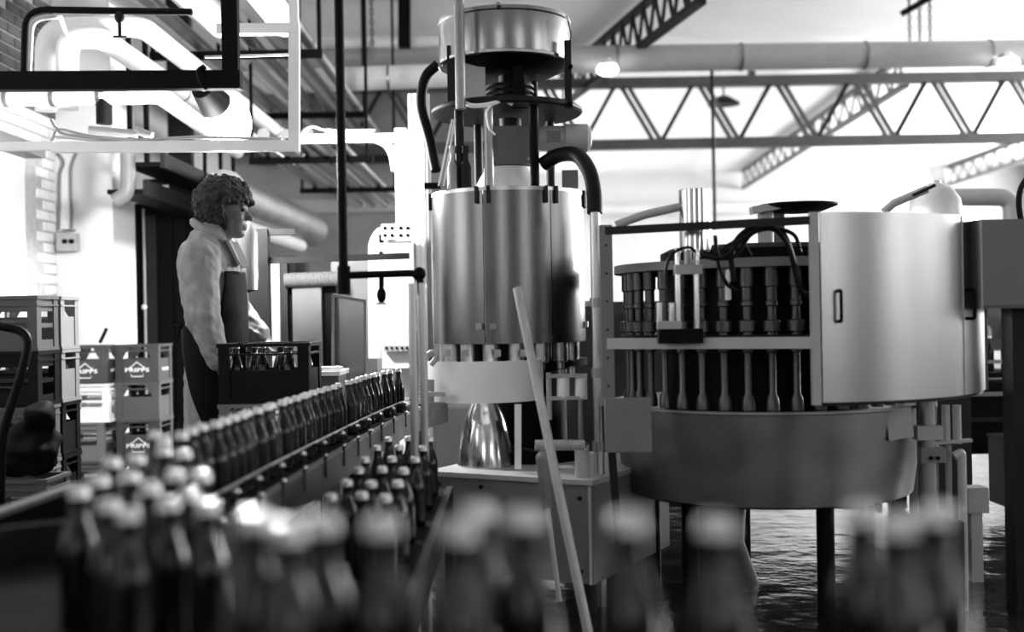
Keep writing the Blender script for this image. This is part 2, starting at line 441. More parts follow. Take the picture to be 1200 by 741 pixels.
# ------------------------------------------------------------------ overhead pipes, left
t = thing('hanging_bracket', 'black L-shaped steel bracket hanging in front of white pipes', 'bracket', W(272, 94, 4.6))
MB().bar(W(-40, 96, 4.6), W(283, 94, 4.6), .05, .075).build('crossbar', 'black_paint', t)
a = W(271, 90, 4.6); MB().bar(a, (a.x, a.y, CEIL), .065, .04).build('hanger', 'black_paint', t)
MB().tube(spline([W(240, 78, 4.55), W(233, 84, 4.54), W(236, 96, 4.54), W(243, 104, 4.55)]), .012, 8).build('hook', 'black_paint', t)
t = thing('valve_pipe', 'thin black pipe with a small valve above the white elbows', 'pipe', W(35, 85, 5.2))
MB().tube(arc([W(28, 90, 5.2), W(30, 11, 5.2), W(225, 14, 5.2)], .1), .016, 12).build('tube', 'black_paint', t)
v = W(140, 20, 5.2)
vb = MB().ell(v, (.022, .022, .03)).cyl(v, v-Vector((0, 0, .09)), .008).build('valve', 'dark_steel', t)
MB().bar(v-Vector((.03, 0, .09)), v+Vector((.03, 0, -.09)), .012, .008).build('valve_handle', 'dark_steel', vb)
pipe('riser_pipe', 'thin grey riser pipe bending beside the dark brick wall', [W(33, 105, 5.35), W(37, 22, 5.35), W(70, 19, 5.35), W(78, 42, 6.78)], .013, 'light_grey', rad=.09, n=10)
def depth_to(p, d, dx=0): p = Vector(p); return Vector((p.x+dx, d, p.z))
a = W(54, 260, 7.0); b = W(54, 34, 7.0); c = W(165, 30, 7.0)
pipe('insulated_pipe', 'white insulated riser nearest the brick wall, turning away at the top', [W(54, 130, 7.0), b, c, depth_to(c, 12.5)], .066, 'insulation', rad=.14, n=24, rings=2)
b = W(79, 44, 6.8); c = W(118, 44, 6.8)
pipe('insulated_pipe', 'second white insulated riser, turning away beside the first', [W(79, 128, 6.8), b, c, depth_to(c, 12.5)], .066, 'insulation', rad=.12, n=24, rings=2)
for px, py, d0, d1, r, lb in ((222, -10, 6.2, 6.9, .085, 'short fat white duct with rounded end left of the black hanger'),
                             (303, -12, 6.2, 6.9, .085, 'short fat white duct with rounded end right of the black hanger')):
    c = W(px, py, d0); MBp = [depth_to(c, d0-1.2), depth_to(c, d1)]
    pts = [MBp[0], MBp[1]]+[MBp[1]+Vector((0, r*math.sin(k*PI/10), 0)) for k in range(1, 6)]
    rs = [r, r]+[max(.001, r*math.cos(k*PI/10)) for k in range(1, 6)]
    tag(MB().tube(pts, rs, 24).build('white_duct', 'insulation'), lb, 'duct')
# upper bank of grey pipes running away
bank = [(-2.55, 3.35, .07, 'insulation', 'white'), (-2.33, 3.3, .05, 'dull_steel', 'steel'), (-2.12, 3.32, .06, 'light_grey', 'pale grey'), (-1.92, 3.3, .045, 'dull_steel', 'steel'), (-1.72, 3.32, .07, 'mid_grey', 'grey'), (-1.5, 3.3, .045, 'dull_steel', 'steel')]
for i, (x, z, r, m, cn) in enumerate(bank):
    tag(MB().cyl((x, 5.5, z), (x, 13.5, z), r, n=16).build('ceiling_pipe', m), '%s pipe of the upper ceiling bank, %s from the brick wall' % (cn, ORD[i]), 'pipe', 'upper bank of ceiling pipes')
for i, y in enumerate((8.6, 11.2)):
    t = thing('pipe_support', '%s black cross bar under the upper ceiling pipe bank' % ('nearer', 'farther')[i], 'bracket', (-2, y, 3.2))
    MB().bar((-2.7, y, 3.21), (-1.4, y, 3.21), .05, .06).build('crossbar', 'black_paint', t)
    for x in (-2.68, -1.42): MB().box((x-.015, y-.015, 3.2), (x+.015, y+.015, CEIL)).build('hanger', 'black_paint', t)
# lower bank
for i in range(5):
    x = -1.95+i*.16
    tag(MB().cyl((x, 8.3, 2.56), (x, 13.6, 2.56), (.035, .045)[i % 2], n=14).build('ceiling_pipe', ('steel', 'light_grey')[i % 2]), '%s pipe of the lower pipe bank, %s from the left' % (('shiny steel', 'pale grey')[i % 2], ORD[i]), 'pipe', 'lower bank of ceiling pipes')
for i, y in enumerate((9.2, 11.4)):
    t = thing('pipe_support', '%s black cross bar under the lower pipe bank' % ('nearer', 'farther')[i], 'bracket', (-1.6, y, 2.5))
    MB().bar((-2.1, y, 2.49), (-1.1, y, 2.49), .05, .05).build('crossbar', 'black_paint', t)
    for x in (-2.08, -1.15): MB().box((x-.012, y-.012, 2.49), (x+.012, y+.012, CEIL)).build('hanger', 'black_paint', t)
    for k in range(5): MB().ell((-1.95+k*.16, y-.03, 2.51), .025, 8, 6).build('pipe_clip', 'black_paint', t)
# white horizontal pipe and its elbowed branch
pipe('insulated_pipe', 'white horizontal pipe with flanges under the black bracket', [W(-30, 116, 6.6), W(155, 113, 6.6)], .048, 'insulation', n=20, rings=3)
c = W(186, 110, 6.6)
pipe('insulated_pipe', 'white elbowed pipe running away towards the floodlight', [W(152, 112, 6.6), c, depth_to(c, 8.9, -.1)], .055, 'white_paint', rad=.07, n=20)
c = W(133, 134, 6.9)
tag(MB().cyl(c+Vector((.05, -.3, .085)), c+Vector((.05, -.3, -.11)), .045).build('pipe_sleeve', 'black_paint'), 'short black pipe sleeve under the white horizontal pipe', 'pipe')
# floodlight
LP = W(268, 143, 6.0)
t = thing('floodlight', 'glaring floodlight with black housing clamped under the black bracket', 'lamp', LP)
h = W(244, 112, 5.8)
MB().ell(LP+Vector((0, 0, -.01)), (.12, .10, .135), 24, 16).build('bulb', 'bulb', t)  # oversized: glare around the lamp is built into its shape
dirv = (LP-h).normalized()
MB().tube([h-dirv*.08, h-dirv*.06, h+dirv*.03, h+dirv*.08], [.02, .06, .075, .085], 20).build('housing', 'black_paint', t)
MB().tube([h-dirv*.05, W(239, 98, 4.75)], .012, 8).build('arm', 'black_paint', t)
pl = bpy.data.lights.new('flood', 'POINT'); pl.energy = 330; pl.shadow_soft_size = .12
po = bpy.data.objects.new('flood_light', pl); COL.objects.link(po); po.location = LP+Vector((0, -.02, -.17))
# white square-tube frame with cables
t = thing('cable_rack', 'white square-tube steel frame carrying loose cables', 'frame', W(345, 170, 5.5))
D = 5.5
MB().bar(W(62, 173, D), W(351, 171, D), .05, .05).build('bottom_bar', 'white_paint', t)
MB().bar(W(345, 171, D), W(345, 30, D), .05, .045).build('upright', 'white_paint', t)
MB().bar(W(351, 34, D), W(255, 35, D), .05, .05).build('top_bar', 'white_paint', t)
MB().bar(W(240, 67, D+.1), W(340, 64, D+.1), .012, .012).build('brace_rod', 'light_grey', t)
a = W(345, 30, D); MB().box((a.x-.02, a.y-.02, a.z), (a.x+.02, a.y+.02, CEIL)).build('hanger', 'white_paint', t)
a = W(64, 171, D)
MB().bar(a, (LW, a.y, a.z), .04, .04).build('wall_arm', 'white_paint', t)
for k, pts in enumerate(([(60, 140), (66, 150), (80, 158), (150, 164), (230, 161), (330, 163)], [(62, 165), (70, 152), (110, 160), (200, 166), (330, 165)], [(62, 172), (62, 162), (75, 161), (130, 165), (240, 160)])):
    tag(MB().tube(spline([W(x, y, D+.01*k-.01) for x, y in pts], 6), .008, 6).build('cable', 'light_grey'), ('uppermost', 'middle', 'lowest')[k]+' loose pale cable lying along the white frame', 'cable')
for k, (x0, y0, x1, y1) in enumerate(((105, 152, 160, 157), (158, 152, 178, 160))):
    a = W(x0, y0, D+.05); b = W(x1, y1, D+.05)
    tag(MB().lathe([(.016, 0), (.02, 0), (.02, (b-a).length), (.016, (b-a).length)], (0, 0, 0), 14).build('conduit_stub', 'light_grey'), ('longer', 'shorter')[k]+' open pale conduit stub lying on the white frame', 'conduit')
    o = bpy.data.objects['conduit_stub' if k == 0 else 'conduit_stub.001']; o.location = a; o.rotation_mode = 'QUATERNION'; o.rotation_quaternion = (b-a).to_track_quat('Z', 'Y')
# conduits and junction box on the white pier
t = thing('junction_box', 'white wall socket box with conduits on the white pier', 'socket', W(80, 290, 8.45))
MB().cbox(W(80, 284, 8.42), (.14, .09, .13)).build('box', 'light_grey', t)
MB().bar(W(74, 270, 8.4), W(87, 270, 8.4), .06, .015).build('lid', 'mid_grey', t)
for px, py in ((76, 283), (84, 283)): c = W(px, py, 8.37); MB().cyl(c, c+Vector((0, -.012, 0)), .018).build('socket_hole', 'black_paint', t)
for x0 in (69, 84):
    pts = [W(x0, 270, 8.47), W(x0+1, 202, 8.47), W(76, 190, 8.47), W(66, 178, 8.47)] if x0 == 69 else [W(84, 268, 8.47), W(83, 195, 8.47), W(90, 178, 8.47)]
    MB().tube(arc(pts, .08), .011, 8).build('conduit', 'mid_grey', t)
pipe('bent_tube', 'grey J-shaped tube end beside the white pier', [W(150, 180, 7.6), W(150, 226, 7.6), W(135, 236, 7.6)], .05, 'mid_grey', rad=.14, n=14)
t = thing('door_rod', 'thin pale rod with a ball knob in front of dark doors', 'rod', W(169, 545, 9.3))
a = W(168, 245, 9.3); MB().cyl((a.x, a.y, 0), a, .009).build('rod', 'light_grey', t)
MB().ell(W(169, 360, 9.29), .022, 10, 8).build('knob', 'white_paint', t)
# dark steel channels running away over the worker
for k, (px, py, d0, d1) in enumerate(((163, 190, 7.6, 12.0), (143, 222, 7.6, 12.0))):
    a = W(px, py, d0); t = thing('cable_channel', ('upper', 'lower')[k]+' black steel channel running away above the worker', 'channel', a)
    MB().box((a.x-.10, d0, a.z-.03), (a.x+.14, d1, a.z)).build('web', 'black_paint', t)
    MB().box((a.x+.14, d0, a.z-.04), (a.x+.17, d1, a.z+.06)).build('flange', 'dark_steel', t)
    for yy in (8.0, 10.5): MB().box((a.x-.095, yy, a.z), (a.x-.065, yy+.04, CEIL)).build('hanger', 'black_paint', t)
a = W(170, 214, 8.6); b = W(262, 211, 8.6)
t = thing('channel_brace', 'black cross brace between the two steel channels', 'brace', a)
MB().bar(a, b, .03, .045).build('bar', 'black_paint', t)
for px in (192, 240): MB().bar(W(px, 213, 8.6), W(px, 172, 8.6), .025, .025).build('upright', 'black_paint', t)
# fat metal tube with rounded end, and a thin one below it
for (px, py, d0, d1, r, m, lb) in ((262, 226, 8.0, 11.5, .165, 'dull_steel', 'fat steel tube with rounded end behind the worker'), (262, 238, 7.2, 10.6, .06, 'light_grey', 'thin pale tube below the fat steel tube')):
    c = W(px, py, d0); c = c if r > .1 else FAT+Vector((.05, .2, -.214)); FAT = c; e = depth_to(c, d1)
    pts = [c, e]+[e+Vector((0, r*math.sin(k*PI/10), 0)) for k in range(1, 6)]
    rs = [r, r]+[max(.001, r*math.cos(k*PI/10)) for k in range(1, 6)]
    tag(MB().tube(pts, rs, 24).build('steam_tube', m), lb, 'pipe')
# corrugated hose
pts, rs = [], []
for k in range(53):
    pts.append(W(334+64*k/52, 329-k*.05, 7.0)); rs.append(.048 if k % 2 else .043)
tag(MB().tube(pts, rs, 18).build('corrugated_hose', 'grey_paint'), 'pale corrugated hose running level behind the black pole', 'hose')

# ------------------------------------------------------------------ cabinets behind the worker
t = thing('machine_cabinet', 'grey sheet-metal cabinet with pale edge strip behind the worker', 'cabinet', W(350, 545, 7.0))
def pbox(px0, px1, py0, py1, d, dep, name, m, par, floor=False):
    a = W(px0, py1, d); b = W(px1, py0, d)
    return MB().box((a.x, d, 0 if floor else a.z), (b.x, d+dep, b.z)).build(name, m, par)
pbox(312, 336, 305, 545, 7.0, .5, 'side_panel', 'dark_grey', t, True)
pbox(320, 327, 308, 500, 6.98, .02, 'edge_strip', 'light_grey', t)
pbox(336, 346, 300, 545, 7.05, .5, 'recess', 'black_paint', t, True)
pbox(346, 376, 335, 545, 7.0, .5, 'door', 'grey_paint', t, True)
pbox(376, 392, 330, 545, 7.05, .5, 'recess', 'black_paint', t, True)
pbox(392, 440, 300, 545, 7.1, .5, 'door', 'grey_paint', t, True)
t = thing('machine_post', 'dark steel post directly behind the worker', 'post', W(305, 545, 6.3))
pbox(296, 313, 268, 545, 6.3, .08, 'upright', 'dark_steel', t, True)
pbox(290, 345, 268, 276, 6.32, .06, 'arm', 'dark_steel', t)
tag(MB().bar(W(305, 306, 6.36), W(480, 300, 6.36), .03, .035).build('rail', 'dark_steel'), 'thin dark rail above the corrugated hose', 'rail')
t = thing('steel_cylinder', 'slim shiny vertical cylinder behind the worker\'s face', 'cylinder', W(285, 300, 6.0))
c = W(288, 300, 6.0); MB().lathe([(0, -.2), (.06, -.18), (.065, -.1), (.065, .12), (.04, .17), (0, .18)], c, 24).build('shell', 'dull_steel', t)
MB().cyl((c.x, c.y, 0), c-Vector((0, 0, .19)), .02).build('stem', 'dark_steel', t)
pipe('elbow_pipe', 'white rounded pipe elbow beside the white switch cabinet', [W(441, 420, 6.95), W(441, 285, 6.95), W(449, 274, 6.9)], .05, 'insulation', rad=.12, n=20)
# white column with switch cabinet
t = thing('switch_cabinet', 'bright white switch cabinet on the white steel column', 'cabinet', W(464, 415, 6.7))
pbox(448, 482, 282, 432, 6.7, .2, 'body', 'white_paint', t)
pl_ = pbox(447, 483, 262, 281, 6.66, .03, 'terminal_plate', 'white_paint', t)
for i in range(4):
    for j in range(2):
        c = W(451+i*8.3+(2 if i > 1 else 0), 267.5+j*8.5, 6.66); MB().cyl(c, c+Vector((0, -.006, 0)), .011, n=10).build('plate_hole', 'black_paint', pl_)
pbox(450, 481, 405, 412, 6.65, .04, 'lower_plate', 'light_grey', t)
for i in range(5): c = W(453+i*6, 408, 6.65); MB().cyl(c, c+Vector((0, -.006, 0)), .008, n=8).build('plate_hole', 'black_paint', t)
for py in (280, 300, 345): c = W(447, py, 6.72); MB().cbox(c, (.025, .05, .05)).build('hinge', 'black_paint', t)
t = thing('steel_column', 'white painted steel column with curved top bracket', 'column', W(468, 545, 6.95))
a = W(461, 100, 6.95); b = W(475, 100, 6.95); MB().box((a.x, 6.95, 0), (b.x, 7.05, W(468, 150, 6.95).z)).build('upright', 'white_paint', t)
MB().tube(spline([W(440, 162, 6.95), W(452, 168, 6.95), W(460, 180, 6.95), W(464, 200, 6.95)]), .03, 10).build('bracket', 'white_paint', t)
for i, (px, m) in enumerate(((481, 'light_grey'), (487, 'white_paint'), (494, 'white_paint'), (500, 'mid_grey'))):
    a = W(px, 110, 6.9); b = W(px+1, 470, 6.9); tag(MB().cyl((a.x, a.y, a.z), (a.x, a.y, 0), .018, n=10).build('conduit', m), 'slim vertical conduit, %s from the white column' % ORD[i], 'conduit', 'conduits beside the white column')
for i, py in enumerate((158, 164)):
    tag(MB().tube(arc([W(352, py+2, 6.94), W(482-i*8, py, 6.94), W(488-i*8, 250, 6.94)], .08), .014, 10).build('conduit', 'white_paint'), ('upper', 'lower')[i]+' white level conduit bending down at the column', 'conduit')
tag(MB().tube(spline([W(462, 178, 6.6), W(464, 210, 6.6), W(468, 262, 6.6)]), .006, 6).build('cord', 'white_paint'), 'thin white cord dropping to the switch cabinet', 'cord')
tag(MB().tube(spline([W(352, 160, 6.93), W(365, 149, 6.93), W(385, 153, 6.93), W(440, 153, 6.93), W(395, 157, 6.93)]), .008, 6).build('cable', 'white_paint'), 'white cable coil lying right of the white frame', 'cable')
pipe('wall_riser', 'white vertical pipe high on the grey wall by the black pole', [W(360, 5, 13.5), W(360, 90, 13.5)], .06, 'white_paint')
tag(MB().bar(W(335, 3, 13.0), W(470, 2, 13.0), .2, .06).build('ceiling_beam', 'white_paint'), 'white ceiling edge beam above the grey annexe wall', 'beam')
tag(MB().bar(W(474, -5, 11.6), W(474, 56, 11.6), .12, .12).build('roof_post', 'black_paint'), 'short black roof post above the insulated pipe', 'post')
link2 = link
t = thing('hoist_chain', 'pale hanging chain near the short black roof post', 'chain', W(436, 50, 11))
for k in range(10):
    o = inst(link, t, (0, 0, k*.05), name='link'); o.rotation_euler = (0, 0, PI/2*(k % 2))

# ------------------------------------------------------------------ black pole, arm and silver poles
t = thing('water_pole', 'tall black vertical pipe with level arm and valve', 'pipe', W(402, 345, 4.2))
a = W(403, 345, 4.2); MB().cyl(a, (a.x, a.y, CEIL), .017, n=14).build('upright', 'black_paint', t)
MB().cyl(W(403, 312, 4.2), W(403, 345, 4.2), .024).build('fitting', 'black_paint', t)
MB().tube(arc([W(403, 323, 4.2), W(492, 320, 4.2), W(494, 345, 4.2)], .04), .014, 12).build('arm', 'black_paint', t)
MB().ell(W(491, 321, 4.2), .026).build('elbow', 'black_paint', t)
vb = MB().cyl(W(447, 322, 4.2), W(447, 350, 4.2), .010).ell(W(447, 346, 4.2), (.018, .018, .03)).build('valve', 'black_paint', t)
MB().bar(W(441, 356, 4.2), W(453, 356, 4.2), .012, .01).build('valve_handle', 'dull_steel', vb)
for px, r, lb in ((483, .016, 'silver vertical pole on the left of the close pair before the filler'), (495, .014, 'silver vertical pole on the right of the close pair before the filler')):
    a = W(px, 332, 4.15); tag(MB().cyl((a.x, a.y, 0), a, r, n=16).build('guard_pole', 'steel'), lb, 'pole')
t = thing('guard_screen', 'clear framed guard screen beside the black pole', 'screen', W(408, 470, 5.6))
for (x0, y0, x1, y1, n) in ((390, 345, 390, 480, 'frame_post'), (428, 352, 428, 476, 'frame_post'), (390, 346, 428, 353, 'frame_rail'), (390, 464, 428, 458, 'frame_rail')):
    MB().bar(W(x0, y0, 5.6-(x0-390)*.002), W(x1, y1, 5.6-(x1-390)*.002), .012, .016).build(n, 'mid_grey', t)
a = W(391, 470, 5.6); MB().bar((a.x, a.y, a.z), (a.x, a.y, 0), .02, .02).build('leg', 'dark_steel', t)
MB().add([W(391, 348, 5.605), W(427, 354, 5.525), W(427, 457, 5.525), W(391, 463, 5.605), W(391, 348, 5.611), W(427, 354, 5.531), W(427, 457, 5.531), W(391, 463, 5.611)],
         [(0,1,2,3),(7,6,5,4),(0,4,5,1),(1,5,6,2),(2,6,7,3),(3,7,4,0)]).build('pane', 'pane', t)

# ------------------------------------------------------------------ bottle
BH = .222
def make_bottle():
    prof = [(0, 0), (.026, 0), (.0305, .006), (.0305, .118), (.0295, .130), (.024, .150), (.0165, .172), (.0138, .186), (.0132, .205), (.0148, .207), (.0148, .214), (.0132, .216), (0, .217)]
    g = MB().lathe(prof, (0, 0, 0), 20).build('bottle', 'glass_brown')
    c = MB().lathe([(.0168, .2065), (.0160, .213), (.0152, .2205), (.012, .2235), (0, .224)], (0, 0, 0), 18).build('cap', 'cap', g)
    return g
proto = make_bottle(); used = [False]
def bottle(x, y, z, label, group):
    if not used[0]: b = proto; used[0] = True
    else: b = copy_tree(proto)
    b.location = (x, y, z); b.rotation_euler = (0, 0, random.uniform(0, 6)); tag(b, label, 'bottle', group)
    return b

# ------------------------------------------------------------------ main bottle conveyor
ZB = .722
path = spline([(-.46, 6.3, ZB), (-.60, 5.7, ZB), (-.67, 4.9, ZB), (-.71, 4.2, ZB), (-.75, 3.4, ZB), (-.772, 2.75, ZB), (-.775, 2.40, ZB)], 8)
def ribbon(path, wl, wr, z0, z1):
    mb = MB(); vs, fs = [], []; n = len(path)
    for i, p in enumerate(path):
        t = (path[min(i+1, n-1)]-path[max(i-1, 0)]); t.z = 0; t.normalize(); nrm = Vector((t.y, -t.x, 0))
        for o_, z in ((-wl, z0), (wr, z0), (wr, z1), (-wl, z1)): q = p+nrm*(-o_); vs.append((q.x, q.y, z))
    for i in range(n-1):
        for k in range(4): fs.append((i*4+k, i*4+(k+1) % 4, i*4+4+(k+1) % 4, i*4+4+k))
    fs += [(3, 2, 1, 0), tuple((n-1)*4+k for k in range(4))]
    return mb.add(vs, fs)
def offset(path, o_, z):
    out = []; n = len(path)
    for i, p in enumerate(path):
        t = (path[min(i+1, n-1)]-path[max(i-1, 0)]); t.z = 0; t.normalize(); nrm = Vector((t.y, -t.x, 0))
        q = p-nrm*o_; out.append(Vector((q.x, q.y, z)))
    return out
t = thing('bottle_conveyor', 'long bottle conveyor curving from the filler to the front left', 'conveyor', (-.75, 3.4, 0))
ribbon(path, .06, .06, ZB-.02, ZB).build('belt', 'rubber_belt', t)
ribbon(path, .10, -.065, ZB-.10, ZB+.004).build('side_rail', 'dull_steel', t)
ribbon(path, -.065, .10, ZB-.10, ZB+.004).build('side_rail', 'dull_steel', t)
for o_, z in ((.052, ZB+.06), (-.052, ZB+.06), (-.052, ZB+.10)):
    MB().tube(offset(path, o_, z), .004, 8).build('guide_rail', 'steel', t)
for k in range(4, len(path)-4, 3):
    q = offset(path, .06, 0)[k]
    q2 = offset(path, .10, 0)[k]
    pst = MB().tube(arc([(q2.x, q2.y, ZB-.05), (q2.x, q2.y, ZB+.06), (q.x, q.y, ZB+.06)], .02), .005, 8).build('rail_bracket', 'dark_steel', t)
    MB().ell((q2.x, q2.y, ZB+.065), .009, 8, 6).build('bolt', 'polished', pst)  # added bright bolts stand in for glints low on the bottles
    MB().ell((q2.x+.004, q2.y, ZB+.022), .009, 8, 6).build('bolt', 'polished', pst)  # second row of the same glint stand-ins
for k in (6, 22, 36):
    for s_ in (-1, 1):
        q = offset(path, .085*s_, 0)[k]; MB().box((q.x-.02, q.y-.02, 0), (q.x+.02, q.y+.02, ZB-.1)).build('leg', 'dark_steel', t)
# bottles along the path
L = [0]
for i in range(len(path)-1): L.append(L[-1]+(path[i+1]-path[i]).length)
def at_len(s_):
    for i in range(len(path)-1):
        if L[i+1] >= s_: return path[i].lerp(path[i+1], (s_-L[i])/(L[i+1]-L[i]))
    return path[-1]
s_ = .55; k = 0
while s_ < L[-1]-.05:
    p = at_len(s_); o_ = random.uniform(-.008, .008)
    nm = ORD[k] if k < 20 else 'twenty-'+ORD[k-20]
    bottle(p.x+o_, p.y, ZB, 'dark capped beer bottle on the curved conveyor, %s from the far end' % nm, 'bottles in line on the curved conveyor')
    s_ += random.choice((.085, .10, .115, .13, .17)) if k < 12 else random.choice((.075, .09, .11)); k += 1
# accumulation table at the bend
tb = thing('bottle_table', 'low dark turning table crowded with bottles at the front left', 'table', (-.72, 1.9, 0))
MB().lathe([(0, ZB-.04), (.42, ZB-.04), (.43, ZB-.02), (.42, ZB), (0, ZB)], (-.72, 1.92, 0), 40).build('table_disc', 'rubber_belt', tb)
MB().cyl((-.72, 1.92, 0), (-.72, 1.92, ZB-.04), .08).build('pedestal', 'dark_steel', tb)
MB().shell((-.72, 1.92, 0), .46, .012, ZB-.03, ZB+.075, R(100), R(262), 30).build('rim_guard', 'dark_steel', tb)
for kk, (px, py) in enumerate(sorted(((92, 574), (116, 561), (131, 540), (152, 556), (182, 508), (192, 527), (160, 536), (150, 601), (197, 588), (222, 578), (243, 592), (205, 555), (236, 556), (128, 590), (176, 570), (215, 530)))):
    k_ = .26; v = W(px, py, 1.0); d = k_/(CAM_H-v.z); p = W(px, py, d)
    bottle(p.x, p.y, ZB, 'blurred dark bottle crowded on the turning table, %s from the left' % ORD[kk], 'blurred bottles on the turning table')
# dark side guard at far left with bright rail
t = thing('side_guard', 'long black conveyor side guard at the left edge', 'guard', (-1.2, 2.9, 0))
a = W(-40, 615, 2.75); b = W(88, 570, 3.3)
MB().bar((a.x, a.y, a.z/2+.01), (b.x, b.y, b.z/2+.01), .03, a.z-.03).build('panel', 'black_paint', t)
MB().bar((a.x, a.y, a.z), (b.x, b.y, b.z), .045, .014).build('top_rail', 'grey_paint', t)
for p in (a, b): MB().bar((p.x-.03, p.y, 0), (p.x-.03, p.y, p.z-.02), .03, .03).build('leg', 'black_paint', t)
t = thing('side_ledge', 'short pale metal ledge low at the left edge', 'ledge', W(50, 660, 2.2))
MB().bar(W(15, 668, 2.6), W(80, 630, 2.75), .05, .012).build('plate', 'dull_steel', t)
MB().bar(W(45, 652, 2.67), Vector((W(45, 652, 2.67).x, 2.67, 0)), .02, .02).build('leg', 'dark_steel', t)

# second, lower conveyor towards the filler
Z2 = .528
t = thing('infeed_conveyor', 'lower dark conveyor leading bottles to the filler', 'conveyor', (-.38, 3.3, 0))
MB().box((-.52, 2.4, Z2-.03), (-.27, 4.45, Z2)).build('belt', 'rubber_belt', t)
for x in (-.535, -.255): MB().box((x-.012, 2.4, Z2-.1), (x+.012, 4.45, Z2+.01)).build('side_rail', 'dark_steel', t)
for y in (2.6, 4.3):
    for x in (-.535, -.255): MB().box((x-.015, y-.015, 0), (x+.015, y+.015, Z2-.1)).build('leg', 'dark_steel', t)
k = 0
for j, y in enumerate((4.3, 4.0, 3.7, 3.42, 3.16, 2.92)):
    for i, x in enumerate((-.475, -.40, -.325)):
        bottle(x+random.uniform(-.008, .008), y+random.uniform(-.03, .03), Z2, 'dark bottle on the lower conveyor, %s file, %s from the filler end' % (('left', 'middle', 'right')[i], ORD[j]), 'bottles on the lower infeed conveyor')

# foreground conveyor with out-of-focus bottles
ZF = .792
t = thing('front_conveyor', 'blurred dark conveyor across the very front', 'conveyor', (.3, 1.06, 0))
MB().box((-.62, .97, ZF-.03), (1.2, 1.15, ZF)).build('belt', 'rubber_belt', t)
for y in (.96, 1.16): MB().box((-.62, y-.01, ZF-.1), (1.2, y+.01, ZF+.008)).build('side_rail', 'dark_steel', t)
for x in (-.5, .3, 1.1): MB().box((x-.02, 1.04, 0), (x+.02, 1.08, ZF-.1)).build('leg', 'dark_steel', t)
fg = [(297, 1.24), (336, 1.18), (376, 1.22), (447, 1.2), (538, 1.17), (560, 1.27), (735, 1.2), (838, 1.17), (1008, 1.22), (1050, 1.16), (1096, 1.21), (615, 1.23)]
fg.sort()
for k, (px, d) in enumerate(fg):
    d -= .14; p = W(px, 600, d)
    bottle(p.x, p.y, ZF, 'out-of-focus beer bottle on the front conveyor, %s from the left' % ORD[k], 'out-of-focus bottles at the very front')

# ------------------------------------------------------------------ filler machine
AX, AY = -.012, 5.2
fl = thing('bottle_filler', 'tall round steel bottle filling machine with curved shield and top drum', 'machine', (AX, AY, 0))
# angled base
A = Vector((-.36, 4.86, 0)); B = Vector((.305, 4.5, 0)); e = (B-A).normalized(); nrm = Vector((-e.y, e.x, 0))
def quad_prism(A, B, dep, z0, z1, name, m, par):
    p = [A, B, B+nrm*dep, A+nrm*dep]
    return MB().add([(q.x, q.y, z) for z in (z0, z1) for q in p], [(0,3,2,1),(4,5,6,7),(0,1,5,4),(1,2,6,5),(2,3,7,6),(3,0,4,7)]).build(name, m, par)
bs = quad_prism(A, B, .85, .13, .525, 'base', 'mid_grey', fl)
quad_prism(A-nrm*.015-e*.01, B-nrm*.015+e*.01, .87, .525, .545, 'table_plate', 'light_grey', fl)
for q, z in ((A.lerp(B, .33), .49), (A.lerp(B, .93), .47), (A.lerp(B, .06), .49), (A.lerp(B, .93), .18)):
    MB().cyl((q.x, q.y, z), (q.x-nrm.x*.008, q.y-nrm.y*.008, z), .009, n=10).build('bolt', 'dark_steel', bs)
q = B-e*.012; MB().bar((q.x, q.y-.003, .13), (q.x, q.y-.003, .52), .012, .008).build('edge_strip', 'light_grey', bs)
for u_, w_ in ((.08, .08), (.92, .08), (.08, .75), (.92, .75)):
    q = A.lerp(B, u_)+nrm*w_; MB().cyl((q.x, q.y, 0), (q.x, q.y, .13), .035).build('foot', 'dark_steel', fl)
# bell and turntable core
BX, BY = -.125, 5.02
MB().lathe([(.128, .545), (.126, .58), (.119, .63), (.107, .69), (.090, .75), (.066, .81), (.045, .85), (.03, .92)], (BX, BY, 0), 40).build('bell', 'polished', fl)
MB().lathe([(.30, .545), (.30, .6), (.2, .62), (.2, .95), (.30, .97), (.30, 1.0)], (AX+.06, AY+.1, 0), 32).build('turntable', 'black_paint', fl)
gd = MB().shell((BX, 5.0, 0), .265, .006, .838, 1.012, R(-165), R(-15), 36).build('white_guard', 'white_paint', fl)
MB().bar(W(607, 474, 4.75), W(607, 550, 4.75), .028, .01).build('guard_stay', 'white_paint', fl)
# shield
RS = .347; ZS0, ZS1 = 1.082, 1.752
cuts = [-177, -107.5, -57.5, -8, 45, 110, 183]
for i in range(6):
    a0, a1 = R(cuts[i]+.35), R(cuts[i+1]-.35)
    sp = MB().shell((AX, AY, 0), RS, .004, ZS0, ZS1, a0, a1, 20).build('shield_panel', 'shield_steel', fl)
    if i in (0, 1, 2, 3):
        for a_ in (a0+R(4), a1-R(4)):
            c = Vector((AX+(RS+.006)*math.cos(a_), AY+(RS+.006)*math.sin(a_), ZS1-.03))
            MB().cbox(c, (.014, .014, .075), a_).build('hinge', 'dark_steel', sp)
        a_ = a1-R(3.5) if i != 1 else a0+R(6)
        c = Vector((AX+(RS+.008)*math.cos(a_), AY+(RS+.008)*math.sin(a_), ZS0+.075))
        MB().cbox(c, (.014, .03, .026), a_).build('latch', 'dull_steel', sp)
MB().shell((AX, AY, 0), RS+.002, .008, ZS1-.012, ZS1+.004, R(-180), R(179.9), 60).build('top_rim', 'steel', fl)
MB().lathe([(.30, ZS1-.03), (.30, ZS1-.02), (.0, ZS1-.015)], (AX, AY, 0), 40).build('ring_cover', 'dull_steel', fl)
